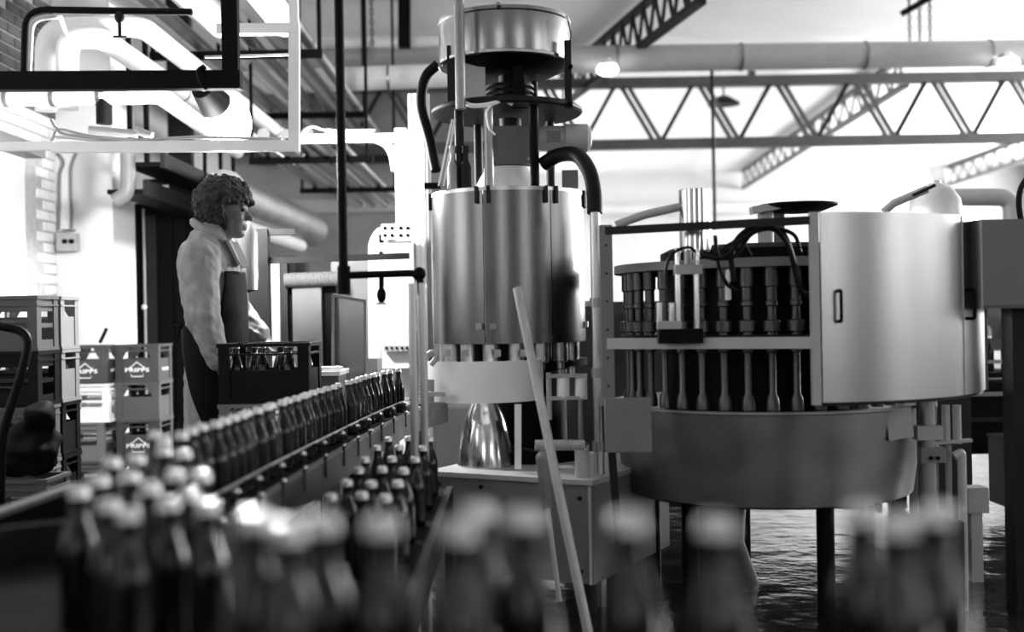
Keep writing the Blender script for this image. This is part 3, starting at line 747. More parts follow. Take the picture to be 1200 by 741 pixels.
# filling valves under the shield
vm = None
for k in range(16):
    a_ = 2*PI*k/16+.1; c = Vector((.285*math.cos(a_), .285*math.sin(a_), 0))
    if vm is None:
        mb = MB().lathe([(.036, 1.10), (.036, 1.0), (.03, .995), (.018, .99), (.018, .965), (.012, .96), (.012, .93)], (AX+c.x, AY+c.y, 0), 16)
        vm = mb.build('filling_valve', 'steel', fl); base_c = c.copy()
    else:
        inst(vm, fl, c-base_c, name='filling_valve')
MB().lathe([(.16, .97), (.16, 1.09)], (AX, AY, 0), 24).build('core', 'black_paint', fl)
for k, px in enumerate((524, 545, 583, 613)):
    c = W(px, 414, 4.86); MB().cbox(c, (.03, .02, .03)).build('nozzle_block', 'polished', fl)
# right hand rail and lever assembly
D = 4.7
for py in (441, 467): MB().bar(W(640, py, D), W(688, py-1, D), .03, .014).build('guide_bar', 'light_grey', fl)
for px in (660, 681): MB().cyl(W(px, 443, D+.01), W(px, 466, D+.01), .026, n=18).build('roller', 'white_paint', fl)
MB().cyl(W(643, 437, D), W(644, 492, D), .011).build('rod', 'light_grey', fl)
MB().cyl(W(680, 468, D), W(681, 520, D), .012).build('rod', 'dull_steel', fl)
pts = [W(627+58*k/40, 522, 4.6) for k in range(41)]
MB().tube(pts, [.020 if k % 2 else .023 for k in range(41)], 12).build('coil_bar', 'light_grey', fl)
MB().cyl(W(682, 527, 4.6), W(683, 582, 4.6), .030, n=18).build('sleeve', 'light_grey', fl)
MB().cap(W(636, 537, 4.45), W(641, 592, 4.45), .028, .024).build('lever', 'mid_grey', fl)
MB().cyl(W(641, 592, 4.44), W(656, 705, 4.4), .010).build('lever_rod', 'light_grey', fl)
# left side fittings
for py, m in ((462, 'light_grey'), (474, 'dull_steel')): MB().bar(W(498, py, 4.75), W(522, py, 4.75), .03, .018).build('infeed_arm', m, fl)
MB().tube(spline([W(498, 420, 4.75), W(506, 413, 4.75), W(512, 418, 4.75), W(505, 428, 4.75)]), .012, 8).build('infeed_grip', 'light_grey', fl)
MB().cyl(W(505, 445, 4.78), W(505, 490, 4.78), .014).build('infeed_spindle', 'dull_steel', fl)
# turret on the shield
MB().lathe([(.155, ZS1-.02), (.15, 1.79), (.13, 1.83), (.11, 1.86), (.11, 1.875)], (AX+.005, AY, 0), 32).build('turret_cone', 'white_paint', fl)
gb = MB().cbox((AX+.02, AY-.02, 1.965), (.20, .2, .17)).build('gearbox', 'grey_paint', fl)
for sx in (-.08, .08): MB().cyl((AX+.02+sx, AY-.125, 1.90), (AX+.02+sx, AY-.13, 1.90), .008, n=8).build('bolt', 'light_grey', gb)
a = W(630, 162, 5.15); b = W(692, 162, 5.15)
mo = MB().tube([a, a.lerp(b, .5), a.lerp(b, .52), a.lerp(b, .93), b, b+Vector((.006, 0, 0))], [.056, .056, .064, .064, .05, .02], 24).build('motor', 'light_grey', fl)
MB().cbox(a.lerp(b, .3)+Vector((0, -.055, 0)), (.06, .01, .05)).build('motor_plate', 'mid_grey', mo)
MB().lathe([(.05, 1.875), (.05, 2.1)], (AX+.02, AY, 0), 20).build('drive_shaft', 'dark_steel', fl)
# plate
ZP = 2.115
MB().lathe([(.0, ZP), (.335, ZP), (.345, ZP+.008), (.345, ZP+.022), (.335, ZP+.03), (0, ZP+.03)], (AX+.005, AY, 0), 56).build('carrier_plate', 'dark_steel', fl)
for a_, r_, m in ((-140, .27, 'dark_steel'), (-108, .25, 'dull_steel'), (-62, .26, 'black_paint'), (40, .27, 'dark_steel'), (120, .27, 'dark_steel')):
    c = Vector((AX+r_*math.cos(R(a_)), AY+r_*math.sin(R(a_)), 0)); MB().cyl((c.x, c.y, ZS1-.03), (c.x, c.y, ZP), .021, n=14).build('column', m, fl)
for dx in (0, .02): MB().tube([W(514+dx*300, 218, 4.95), W(530+dx*150, 140, 4.95)], .005, 6).build('stay_wire', 'white_paint', fl)
for i, px in enumerate((531, 546)):
    c = W(px, 214, 5.0); MB().lathe([(.025, -.03), (.025, .07), (.012, .10), (.012, .13), (.016, .13), (.016, .16), (0, .165)], c, 14).build('grease_cup', ('dull_steel', 'dark_steel')[i], fl)
c = W(507, 218, 5.0); MB().cbox(c, (.07, .04, .025)).build('clamp', 'black_paint', fl)
c = W(668, 212, 5.1); MB().cbox(c, (.07, .05, .09)).build('bracket', 'mid_grey', fl)
# between plate and drum
MB().cbox(W(537, 92, 5.1), (.09, .16, .26)).build('control_box', 'dark_steel', fl)
MB().cbox(W(556, 92, 5.02), (.095, .02, .26)).build('box_door', 'light_grey', fl)
MB().lathe([(.08, ZP+.03), (.07, ZP+.06), (.05, ZP+.08), (.05, 2.3), (.09, 2.33)], (AX+.02, AY, 0), 24).build('neck', 'dark_steel', fl)
MB().add([W(601, 70, 5.0), W(612, 70, 5.0), W(618, 127, 5.0), W(602, 127, 5.0), W(601, 70, 5.08), W(612, 70, 5.08), W(618, 127, 5.08), W(602, 127, 5.08)], [(0,3,2,1),(4,5,6,7),(0,1,5,4),(1,2,6,5),(2,3,7,6),(3,0,4,7)]).build('gusset', 'black_paint', fl)
for z in (2.19, 2.215, 2.24): MB().lathe([(.07, z), (.11, z), (.11, z+.01), (.07, z+.01)], (AX+.02, AY, 0), 24).build('spring_ring', 'dark_steel', fl)
MB().cyl(W(625, 72, 5.35), W(626, 128, 5.35), .018).build('drum_post', 'dark_steel', fl)
MB().bar(W(665, 48, 5.0), W(666, 128, 5.0), .03, .03).build('drum_post', 'dark_steel', fl)
for py in (78, 122): MB().cyl(W(666, py, 4.98), W(671, py, 4.98), .010, n=8).build('drum_bolt', 'black_paint', fl)
# drum
ZD0, ZD1 = 2.345, 2.522
dm = MB().lathe([(0, ZD0-.03), (.24, ZD0-.02), (.297, ZD0), (.300, ZD0+.01), (.300, ZD1), (.306, ZD1+.006), (.306, ZD1+.02), (.29, ZD1+.028), (.2, ZD1+.03), (.12, ZD1+.07), (0, ZD1+.075)], (AX, AY, 0), 64).build('drum', 'drum_steel', fl)
MB().lathe([(.296, ZD0-.01), (.306, ZD0-.004), (.306, ZD0+.008), (.298, ZD0+.012)], (AX, AY, 0), 64, caps=False).build('drum_hoop', 'polished', dm)
MB().lathe([(.0, ZD0-.05), (.22, ZD0-.045), (.29, ZD0-.012)], (AX, AY, 0), 48).build('drum_bottom', 'black_paint', dm)
MB().ell(W(584, 5, 4.88), .012, 8, 6).build('lid_knob', 'dull_steel', dm)
a = W(540, 128, 4.86); MB().cyl(a, (a.x, a.y, 2.95), .022, n=18).build('feed_pipe', 'dull_steel', fl)
MB().tube(spline([W(542, 120, 4.9), W(555, 124, 4.86), W(575, 122, 4.86), W(590, 117, 4.88), W(600, 122, 4.9)]), .010, 8).build('wire', 'white_paint', fl)
MB().tube(spline([W(575, 124, 4.85), W(570, 132, 4.84), W(573, 150, 4.84), W(580, 158, 4.86)]), .004, 6).build('wire', 'white_paint', fl)
MB().tube(spline([W(664, 18, 4.95), W(669, 40, 4.95), W(667, 52, 4.95)]), .003, 6).build('wire', 'dark_steel', fl)
# hoses
tag(MB().tube(spline([W(637, 192, 5.0), W(655, 182, 4.95), W(676, 182, 4.85), W(690, 200, 4.75), W(696, 225, 4.7), W(697, 250, 4.68)]), .032, 16).build('suction_hose', 'black_rubber'), 'thick black hose arching from the filler top to the silver pole', 'hose')
tag(MB().tube(spline([W(513, 75, 5.3), W(498, 92, 5.3), W(494, 125, 5.3), W(504, 165, 5.25), W(511, 200, 5.2)]), .024, 12).build('drain_hose', 'black_rubber'), 'black hose curving down the left of the filler', 'hose')
t = thing('steam_pole', 'tall silver pipe with collars between filler and rotary machine', 'pipe', W(704, 640, 4.66))
a = W(697, 246, 4.68); MB().cyl((a.x, a.y, 0), a, .021, n=18).build('upright', 'steel', t)
for py in (355, 437, 523): c = W(698+(py-246)*.018, py, 4.68); MB().cyl((a.x, a.y, c.z-.02), (a.x, a.y, c.z+.02), .028).build('collar', 'dull_steel', t)
MB().bar(W(686, 356, 4.67), W(700, 356, 4.67), .02, .02).build('stub', 'light_grey', t)
# broom handle leaning
tag(MB().cyl(W(606, 338, 4.3), W(694, 765, 3.9), .0165, n=16).build('broom_handle', 'wood'), 'pale wooden broom handle leaning in front of the filler', 'broom handle')

# ------------------------------------------------------------------ rotary bottle washer
RX, RY = 1.1, 5.0
rw = thing('rotary_washer', 'round bottle washing machine with steel basin and two tiers of nozzles', 'machine', (RX, RY, 0))
MB().lathe([(0, .43), (.60, .43), (.615, .44), (.665, .80), (.68, .805), (.68, .815), (.655, .815), (.64, .79), (0, .78)], (RX, RY, 0), 72).build('basin', 'dull_steel', rw)
MB().lathe([(.44, .78), (.44, 1.46), (.40, 1.48), (0, 1.48)], (RX, RY, 0), 48).build('core_drum', 'black_paint', rw)
for a_ in (-75, -140, 165, 90, 15):
    c = Vector((RX+.5*math.cos(R(a_)), RY+.5*math.sin(R(a_)), 0)); MB().cyl((c.x, c.y, 0), (c.x, c.y, .44), .035).build('leg', 'black_paint', rw)
MB().lathe([(.12, .43), (.1, .2), (.16, .03), (.16, 0)], (RX-.2, RY, 0), 24).build('drain_pedestal', 'dark_steel', rw)
MB().lathe([(.645, 1.375), (.645, 1.41), (.53, 1.41), (.53, 1.375)], (RX, RY, 0), 64).build('gripper_ring', 'mid_grey', rw)
MB().lathe([(.62, 1.09), (.62, 1.11), (.5, 1.11), (.5, 1.09)], (RX, RY, 0), 64).build('middle_ring', 'dark_steel', rw)
g0 = n0 = None
for k in range(40):
    a_ = R(-90)+2*PI*(k-20)/40
    if math.sin(a_) > .15: continue
    c = Vector((.59*math.cos(a_), .59*math.sin(a_), 0))
    if g0 is None:
        g0 = MB().lathe([(.0, 1.40), (.026, 1.40), (.026, 1.30), (.020, 1.295), (.020, 1.245), (.024, 1.24), (.024, 1.225), (.017, 1.22), (.017, 1.17), (.034, 1.165), (.034, 1.125), (.02, 1.12), (.02, 1.10)], (RX+c.x, RY+c.y, 0), 14).build('gripper', 'shaded_gripper_metal', rw)
        n0 = MB().lathe([(.018, 1.06), (.022, 1.055), (.022, 1.045), (.014, 1.04), (.014, .88), (.022, .865), (.026, .84), (.026, .815)], (RX+c.x, RY+c.y, 0), 14).build('spray_nozzle', 'shaded_gripper_metal', rw)
        rc = c.copy()
    else:
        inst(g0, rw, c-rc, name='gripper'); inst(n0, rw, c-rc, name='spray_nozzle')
# guard frame
PL = Vector((.372, 4.46, 0)); PR = Vector((1.092, 4.10, 0))
for P, z0, z1, wd, m in ((PL, .84, 1.55, .05, 'mid_grey'), (PR, .86, 1.555, .03, 'light_grey')):
    MB().bar((P.x, P.y, z0), (P.x, P.y, z1), wd, .03).build('guard_post', m, rw)
for z, h, m in ((1.527, .03, 'dark_steel'), (1.085, .042, 'light_grey')):
    MB().bar((PL.x, PL.y, z), (PR.x, PR.y, z), .03, h).build('guard_rail', m, rw)
for k in range(6): MB().cyl((PL.x-.0, PL.y-.016, .92+k*.11), (PL.x, PL.y-.02, .92+k*.11), .005, n=8).build('rivet', 'dark_steel', rw)
MB().bar((PL.x, PL.y, .84), (PL.x+.03, PL.y, .30), .03, .03).build('frame_leg', 'dark_steel', rw)
MB().bar((PL.x, PL.y-.02, .845), (PL.x+.05, PL.y-.02, .845), .02, .012).build('stop_pin', 'black_paint', rw)
MB().cbox(W(736, 498, 4.42), (S(54, 4.42), .03, S(63, 4.42))).build('side_plate', 'mid_grey', rw)
# curved doors
RG = .905
th0 = math.atan2(4.098-RY, 1.115-RX); thm = math.atan2(4.35-RY, 1.716-RX); th1 = math.atan2(4.67-RY, 1.935-RX)
dA = MB().shell((RX, RY, 0), RG, .012, .868, 1.555, th0, thm-.004, 36).build('curved_door', 'steel', rw)
dB = MB().shell((RX, RY, 0), RG-.004, .012, .868, 1.552, thm+.004, th1, 14).build('curved_door', 'steel', rw)
def handle(th, r, par):
    c = Vector((RX+r*math.cos(th), RY+r*math.sin(th), 0)); o_ = Vector((math.cos(th), math.sin(th), 0))*.035
    za, zb = 1.16, 1.27
    MB().tube(arc([c+Vector((0, 0, za)), c+o_+Vector((0, 0, za)), c+o_+Vector((0, 0, zb)), c+Vector((0, 0, zb))], .008, 3), .0065, 8).build('handle', 'black_paint', par)
handle(th0+.065, RG, dA); handle(thm+.035, RG-.004, dB)
MB().tube([(RX+RG*math.cos(thm), RY+RG*math.sin(thm), z) for z in (.87, 1.553)], .004, 6).build('door_seam', 'dull_steel', dA)
MB().shell((RX, RY, 0), RG-.012, .03, .855, .868, th0, th1, 40).build('door_track', 'dark_steel', rw)
MB().shell((RX, RY, 0), .92, .02, .2, .43, R(40), R(140), 20).build('rear_apron', 'dark_steel', rw)
# support columns under the door
D = 4.55
c = W(1086, 480, D); cb = MB().cyl((c.x, c.y, 0), (c.x, c.y, .87), .040, n=20).build('support_column', 'dull_steel', rw)
MB().cbox(W(1087, 507, D-.03), (.10, .06, .055)).build('clamp', 'light_grey', cb)
MB().cbox(W(1092, 533, D-.02), (.10, .05, .06)).build('bracket', 'mid_grey', cb)
for px in (1091, 1099): q = W(px, 537, D-.05); MB().cyl(q, q+Vector((0, -.008, 0)), .008, n=8).build('bolt', 'black_paint', cb)
for px in (1108, 1121): a = W(px, 475, D); b = W(px+1, 520, D); MB().cyl(a, b, .016).build('support_rod', 'light_grey', rw)
MB().bar(W(1088, 520, D-.02), W(1138, 516, D-.02), .03, .012).build('rod_bar', 'light_grey', rw)
MB().cyl(W(1111, 522, D), (W(1111, 522, D).x, D, 0), .012).build('support_rod', 'dull_steel', rw)
a = W(1127, 535, D-.03); MB().tube(arc([a+Vector((-.03, 0, 0)), a+Vector((0, 0, .02)), (a.x, a.y, 0)], .02), .017, 12).build('water_tube', 'light_grey', rw)
MB().add([W(1038, 478, 4.45), W(1068, 478, 4.45), W(1071, 512, 4.45), W(1042, 517, 4.45), W(1038, 478, 4.47), W(1068, 478, 4.47), W(1071, 512, 4.47), W(1042, 517, 4.47)], [(0,3,2,1),(4,5,6,7),(0,1,5,4),(1,2,6,5),(2,3,7,6),(3,0,4,7)]).build('deflector', 'light_grey', rw)
MB().cbox((c.x, c.y+.02, .18), (.22, .2, .36)).build('pedestal', 'dark_grey', rw)
tag(MB().cbox(W(1142, 585, 5.0), (.09, .09, .11)).bar(W(1142, 600, 5.0), (W(1142, 600, 5.0).x, 5.0, 0), .05, .05).build('terminal_box', 'light_grey'), 'small pale box on a post right of the washer columns', 'box')
# drive cylinder and lift
t = thing('lift_cylinder', 'shiny vertical steel cylinder on a twin-rod lift above the washer rail', 'cylinder', W(815, 395, 4.32))
c = W(814, 222, 4.5); b = W(815, 296, 4.5)
MB().lathe([(0, b.z), (.058, b.z), (.064, b.z+.008), (.064, c.z-.004), (.06, c.z), (0, c.z)], (c.x, c.y, 0), 32).build('shell', 'polished', t)
for px in (794, 816): MB().cyl(W(px, 292, 4.3), W(px+1, 385, 4.3), .012, n=12).build('rod', 'polished', t)
MB().cbox(W(806, 316, 4.3), (.10, .06, .036)).build('yoke', 'light_grey', t)
for px in (773, 787): MB().cyl(W(px, 355, 4.3), W(px, 382, 4.3), .013, n=12).build('short_cylinder', 'polished', t)
MB().cbox(W(784, 381, 4.3), (.09, .05, .03)).build('lower_yoke', 'light_grey', t)
MB().cbox(W(797, 394, 4.28), (.165, .06, .055)).build('foot_block', 'black_paint', t)
MB().cyl(W(806, 294, 4.28), W(806, 310, 4.28), .014).build('rod_end', 'dull_steel', t)
tag(MB().tube(spline([W(722, 264, 4.5), W(755, 252, 4.5), W(790, 244, 4.5), W(800, 241, 4.5)]), .017, 12).build('feed_tube', 'light_grey'), 'pale slanting tube from guard post to steel cylinder', 'pipe')
for k, pts in enumerate(([(880, 300), (866, 282), (842, 300), (850, 330), (864, 342)], [(860, 330), (858, 292), (880, 268), (915, 272), (928, 300), (938, 340), (952, 346)], [(838, 276), (842, 300), (862, 300), (880, 275), (905, 268), (930, 275), (938, 296)], [(822, 300), (848, 302), (870, 280), (900, 266), (920, 282), (932, 312)], [(785, 355), (780, 320), (788, 298), (806, 290), (815, 295)])):
    tag(MB().tube(spline([W(x, y, 4.22-.012*k) for x, y in pts], 8), (.007, .011, .008, .009, .006)[k], 8).build('air_hose', 'black_rubber'),
        ('thin black air hose in a tight loop behind the guard rail', 'thickest black air hose looping down to the curved door', 'black air hose in the widest loop over the guard rail', 'black air hose running level then arching over the guard rail', 'short black air hose arching over the twin-rod lift')[k], 'hose')
c = W(853, 333, 4.3)
tag(MB().lathe([(.003, .055), (.008, .05), (.010, .01), (.006, .005), (.006, -.005), (.012, -.01), (.012, -.06), (.0, -.062)], c, 12).build('air_nozzle', 'white_paint'), 'small bright white nozzle among the black air hoses', 'nozzle')
t = thing('dish_lamp', 'flat black dish on a pale stem above the washer', 'lamp', W(902, 300, 5.0))
c = W(935, 242, 5.0)
MB().lathe([(0, -.03), (.10, -.025), (.17, .0), (.172, .008), (.1, .012), (0, .013)], c, 32).build('dish', 'black_paint', t)
MB().bar(W(880, 247, 4.95), W(915, 241, 4.95), .07, .03).build('arm', 'light_grey', t)
a = W(897, 246, 5.0); MB().cyl((a.x, a.y, 1.46), a, .035).build('stem', 'light_grey', t)
a = W(910, 246, 5.05); MB().box((a.x-.03, a.y-.02, 1.46), (a.x+.03, a.y+.02, a.z)).build('stem_box', 'grey_paint', t)
# round vessel with pipe
t = thing('round_vessel', 'big pale translucent round vessel behind the curved door', 'vessel', W(1090, 262, 5.9))
c = W(1096, 250, 5.9)
MB().lathe([(0, -.18), (.11, -.17), (.13, -.1), (.135, .0), (.125, .07), (.09, .125), (.04, .15), (.03, .155), (.03, .17), (0, .17)], c, 32).build('body', 'translucent', t)
MB().tube([W(1036, 248, 5.7), W(1048, 238, 5.7), W(1086, 222, 5.7)], .020, 12).build('spout', 'light_grey', t)
MB().tube([W(1070, 229, 5.65), W(1096, 217, 5.65)], .008, 8).build('rod', 'dark_steel', t)
a = c-Vector((0, 0, .18)); MB().box((a.x-.12, a.y-.12, 0), (a.x+.12, a.y+.12, a.z)).build('stand', 'dark_grey', t)
tag(MB().cbox(W(1082, 213, 24), (.15, .1, .5)).build('wall_bracket', 'light_grey'), 'pale bracket on the far wall above the round vessel', 'bracket')
# control box at the right edge
t = thing('control_box', 'grey steel control box hanging at the right edge', 'control box', W(1180, 362, 4.35))
a = W(1146, 362, 4.35); b = W(1235, 256, 4.35)
MB().box((a.x, 4.35, a.z), (b.x, 4.75, b.z)).build('body', 'grey_paint', t)
MB().box((a.x+.012, 4.335, a.z+.01), (b.x, 4.35, b.z-.006)).build('lid', 'grey_paint', t)
MB().box((a.x+.006, 4.33, a.z), (a.x+.012, 4.35, b.z)).build('edge_strip', 'light_grey', t)
MB().box((b.x-.1, 4.5, 0), (b.x, 4.6, a.z)).build('stand', 'dark_steel', t)
tag(MB().box((W(1147, 430, 4.7).x, 4.7, .86), (W(1158, 430, 4.7).x, 4.73, W(1180, 362, 4.35).z)).build('splash_plate', 'mid_grey'), 'narrow grey upright plate under the control box', 'plate')
# packing line at the far right
t = thing('packing_line', 'dark conveyor line at the right edge below the control box', 'conveyor', (3.4, 7.4, 0))
ZQ = W(1170, 435, 7.2).z
MB().box((2.75, 7.0, ZQ-.03), (5.2, 7.5, ZQ)).build('belt', 'rubber_belt', t)
for z, m, h in ((ZQ+.06, 'dull_steel', .02), (ZQ-.14, 'dull_steel', .025), (ZQ-.3, 'dark_steel', .03)):
    MB().box((2.75, 6.97, z), (5.2, 6.99, z+h)).build('rail', m, t)
MB().box((2.75, 7.0, .3), (5.2, 7.5, ZQ-.06)).build('bed', 'black_paint', t)
for x in (3.6, 4.3): MB().box((x, 6.98, 0), (x+.07, 7.05, ZQ-.04)).build('leg', 'dark_steel', t)
MB().box((2.75, 7.9, .9), (5.2, 8.0, W(1170, 300, 7.9).z)).build('backing', 'grey_paint', t)
for k in range(9):
    bottle(2.95+k*.085, 7.2+.05*(k % 2), ZQ, 'small dark bottle on the packing line under the control box, %s from the left' % ORD[k], 'bottles on the packing line')
for k in range(6):
    c = Vector((3.1+k*.17, 7.88, W(1170, 385, 7.88).z))
    MB().lathe([(.05, -.06), (.045, 0), (.02, .03), (.02, .09), (0, .09)], c, 12).build('pack_cup', 'light_grey', t)
t = thing('side_machine', 'low dark machine housing on the floor at the right edge', 'machine', (3.6, 6.2, 0))
MB().box((2.75, 6.1, .08), (5.0, 6.6, .45)).build('housing', 'dark_grey', t)
MB().box((2.75, 6.08, .45), (5.0, 6.62, .47)).build('top', 'dark_steel', t)
MB().box((2.85, 6.05, .0), (2.95, 6.15, .08)).build('foot', 'dark_steel', t)
MB().box((4.2, 6.05, .0), (4.3, 6.15, .08)).build('foot', 'dark_steel', t)
# dark machine row behind the washer and filler
t = thing('background_machine', 'long dark machine housing in the shadow behind the washer', 'machine', (1.2, 7.5, 0))
MB().box((.3, 7.3, .1), (1.45, 8.1, 1.28)).build('housing', 'dark_grey', t)
MB().box((1.45, 7.3, .58), (2.6, 8.1, 1.28)).build('upper_housing', 'dark_grey', t)  # raised off the floor to shape the glints seen on it
for x in (.4, .95): MB().box((x, 7.27, .2), (x+.4, 7.3, 1.2)).build('door', 'dark_steel', t)
for x, zt in ((.4, .1), (2.45, .58)): MB().box((x, 7.4, 0), (x+.1, 7.5, zt)).build('foot', 'black_paint', t)

# ------------------------------------------------------------------ crates
CRATE_MESH = {}
def crate_parts(kind, m, wx, wy, h):
    key = (kind, m, wx, wy, h)
    if key in CRATE_MESH: return CRATE_MESH[key]
    hx, hy = wx/2, wy/2; t = .012; P = []
    for nm, z0, z1, o_ in (('top_rim', h-.016, h, .008), ('middle_rim', h-.05, h-.042, .006), ('bottom_rim', 0, .016, .006)):
        rim = MB(); X, Y, xi, yi = hx+o_, hy+o_, hx-t, hy-t
        O = [(-X, -Y), (X, -Y), (X, Y), (-X, Y)]; I = [(-xi, -yi), (xi, -yi), (xi, yi), (-xi, yi)]
        rim.add([(x, y, z) for z in (z0, z1) for q in (O, I) for x, y in q],
                [f for k in range(4) for f in ((k, (k+1) % 4, 8+(k+1) % 4, 8+k), (4+k, 12+k, 12+(k+1) % 4, 4+(k+1) % 4), (8+k, 8+(k+1) % 4, 12+(k+1) % 4, 12+k), (k, 4+k, 4+(k+1) % 4, (k+1) % 4))])
        P.append((nm, rim, m))
    pw = .045
    for sx in (-1, 1):
        for sy in (-1, 1):
            L6 = [(hx+.002, hy+.005), (hx-pw, hy+.005), (hx-pw, hy-t), (hx-t, hy-t), (hx-t, hy-pw), (hx+.002, hy-pw)]
            post = MB().add([(sx*x, sy*y, z) for z in (.016, h-.016) for x, y in L6], [(0, 1, 2, 3), (0, 3, 4, 5), (6, 9, 8, 7), (6, 11, 10, 9)]+[(k, (k+1) % 6, 6+(k+1) % 6, 6+k) for k in range(6)])
            P.append(('corner_post', post, m))
    pz = .62*h if kind == 'print' else (.40*h if kind == 'window' else .55*h)
    for sy in (-1, 1):
        y0, y1 = sorted((sy*(hy-.004), sy*(hy-t+.002)))
        P.append(('side_panel', MB().box((-hx+pw, y0, .016), (hx-pw, y1, pz)), m))
        if kind == 'window':
            P.append(('upper_panel', MB().box((-hx+pw, y0, h-.075), (hx-pw, y1, h-.016)), m)); P.append(('cross_rib', MB().box((-hx+pw, y0, pz+.03), (hx-pw, y1, pz+.045)), m))
    for sx in (-1, 1):
        x0, x1 = sorted((sx*(hx-.004), sx*(hx-t+.002)))
        P.append(('side_panel', MB().box((x0, -hy+pw, .016), (x1, hy-pw, pz if kind != 'window' else .2*h)), m))
        if kind == 'window':
            P.append(('upper_panel', MB().box((x0, -hy+pw, h-.075), (x1, hy-pw, h-.016)), m)); P.append(('cross_rib', MB().box((x0, -hy+pw, .42*h), (x1, hy-pw, .5*h)), m))
    P.append(('crate_floor', MB().box((-hx+t, -hy+t, .012), (hx-t, hy-t, .02)), m))
    if kind == 'print':                             # slanting braces that give the grip hole its trapezoid
        for sy in (-1, 1):
            y0, y1 = sorted((sy*hy*.995, sy*(hy-t)))
            for sx in (-1, 1):
                a = (sx*(hx-pw), pz); b = (sx*(hx-pw), h-.016); c = (sx*(hx-pw-.045), h-.016); d_ = (sx*(hx-pw-.03), h-.05)
                pts = [(q[0], y, q[1]) for y in (y0, y1) for q in (a, b, c, d_)]
                P.append(('grip_brace', MB().add(pts, [(0,1,2,3),(7,6,5,4),(0,4,5,1),(1,5,6,2),(2,6,7,3),(3,7,4,0)]), m))
    CRATE_MESH[key] = [(n, mb.build(n, mm).data, None) for n, mb, mm in P]
    for n, me, _ in CRATE_MESH[key]:
        for o in [o for o in bpy.data.objects if o.data == me]: bpy.data.objects.remove(o)
    return CRATE_MESH[key]
PENT = None
def crate(kind, m, loc, rz, label, group, wx=.295, wy=.30, h=.265, logo=True):
    global PENT
    t = thing('bottle_crate', label, 'crate', loc, group); t.rotation_euler = (0, 0, rz)
    sp = None
    for n, me, _ in crate_parts(kind, m, wx, wy, h):
        o = bpy.data.objects.new(n, me); COL.objects.link(o); o.parent = t
        if n == 'side_panel' and sp is None: sp = o
    if kind == 'print' and logo:
        tm = text_mesh('PRIPPS', .052)
        if not tm.materials: tm.materials.append(MATS['print_white'])
        for rot, x, y, s_ in (((PI/2, 0, 0), 0, -wy/2-.0015, 1), ((PI/2, 0, PI/2), wx/2+.0015, 0, .85)):
            o = bpy.data.objects.new('lettering', tm); COL.objects.link(o); o.parent = sp; o.rotation_euler = rot; o.location = (x, y, .085); o.scale = (s_*1.1, s_*.72, 1)
        pts = [(-.04, .042), (.04, .042), (.052, .098), (0, .142), (-.052, .098)]
        if PENT is None:
            mb = MB()
            for i in range(5):
                a = pts[i]; b = pts[(i+1) % 5]
                if i == 0: mb.bar((a[0], 0, a[1]), (b[0], 0, b[1]), .002, .006)
                elif i in (1, 4):
                    q = ((a[0]+b[0])/2, (a[1]+b[1])/2); lo, hi = (a, b) if a[1] < b[1] else (b, a)
                    mb.bar((hi[0], 0, hi[1]), (hi[0]*.98, 0, .112), .002, .006); mb.bar((lo[0], 0, lo[1]), (lo[0]*1.05, 0, .060), .002, .006)
                else: mb.bar((a[0], 0, a[1]), (b[0], 0, b[1]), .002, .006)
            o = mb.build('emblem', 'print_white'); PENT = o.data; bpy.data.objects.remove(o)
        o = bpy.data.objects.new('emblem', PENT); COL.objects.link(o); o.parent = sp; o.location = (0, -wy/2-.0012, 0)
    return t
# stacks of printed crates by the white pier
D = 7.85
def cx(px, d, wx): return W(px, 450, d).x-wx/2
z_h = .262
gx = cx(186, D, .295)
for k in range(4):
    crate('print', 'crate_dark' if k != 2 else 'crate_grey', (gx, D+.15, k*z_h), 0,
          ('lowest dark printed crate of the right-hand stack by the white pier', 'second printed crate from the floor in the right-hand stack by the pier', 'third crate from the floor in the right-hand stack by the pier', 'topmost printed crate of the right-hand stack by the white pier')[k], 'printed crates by the pier', logo=(k != 2), h=z_h)
gx2 = cx(134, D-.1, .295)-.05
for k, (kd, m, lb) in enumerate((('window', 'crate_grey', 'lowest grey crate under the white crate'), ('window', 'crate_light', 'pale grey crate directly under the white crate'), ('window', 'crate_white', 'white plastic crate with open windows under a printed crate'), ('print', 'crate_dark', 'printed crate standing on the white crate'))):
    crate(kd, m, (gx2+(.01 if k == 2 else 0)-(.03 if k < 2 else 0), D+.05, k*z_h), 0, lb, 'crates in the left-hand stack by the pier', h=z_h)
tag(MB().cyl(W(117, 402, 7.8), W(125, 385, 7.8), .012).build('tool_handle', 'black_paint'), 'short dark stick poking out of the printed crate', 'stick')
# tall stacks at the left edge
D = 5.45; wx, wy = .36, .235
xr = W(44, 370, D).x
for k, m in enumerate(('crate_grey', 'crate_light', 'crate_grey', 'crate_black', 'crate_dark')):
    crate('window', m, (xr-wx/2, D+wy/2, k*.268), R(-1), ('lowest grey crate in the nearer left-edge stack', 'pale crate second from the floor in the nearer left-edge stack', 'grey crate in the middle of the nearer left-edge stack', 'black crate second from the top of the nearer left-edge stack', 'dark grey crate on top of the nearer left-edge stack')[k], 'crates in the nearer left-edge stack', wx, wy, .266)
for k, m in enumerate(('crate_light', 'crate_black', 'crate_black', 'crate_light', 'crate_light')):
    crate('print', m, (xr-wx/2+.005, D+wy*1.5+.025, k*.268), R(1), ('lowest pale crate in the rear left-edge stack', 'black crate second from the floor in the rear left-edge stack', 'black crate in the middle of the rear left-edge stack', 'pale crate second from the top of the rear left-edge stack', 'pale grey crate on top of the rear left-edge stack')[k], 'crates in the rear left-edge stack', wx, wy, .266, logo=False)
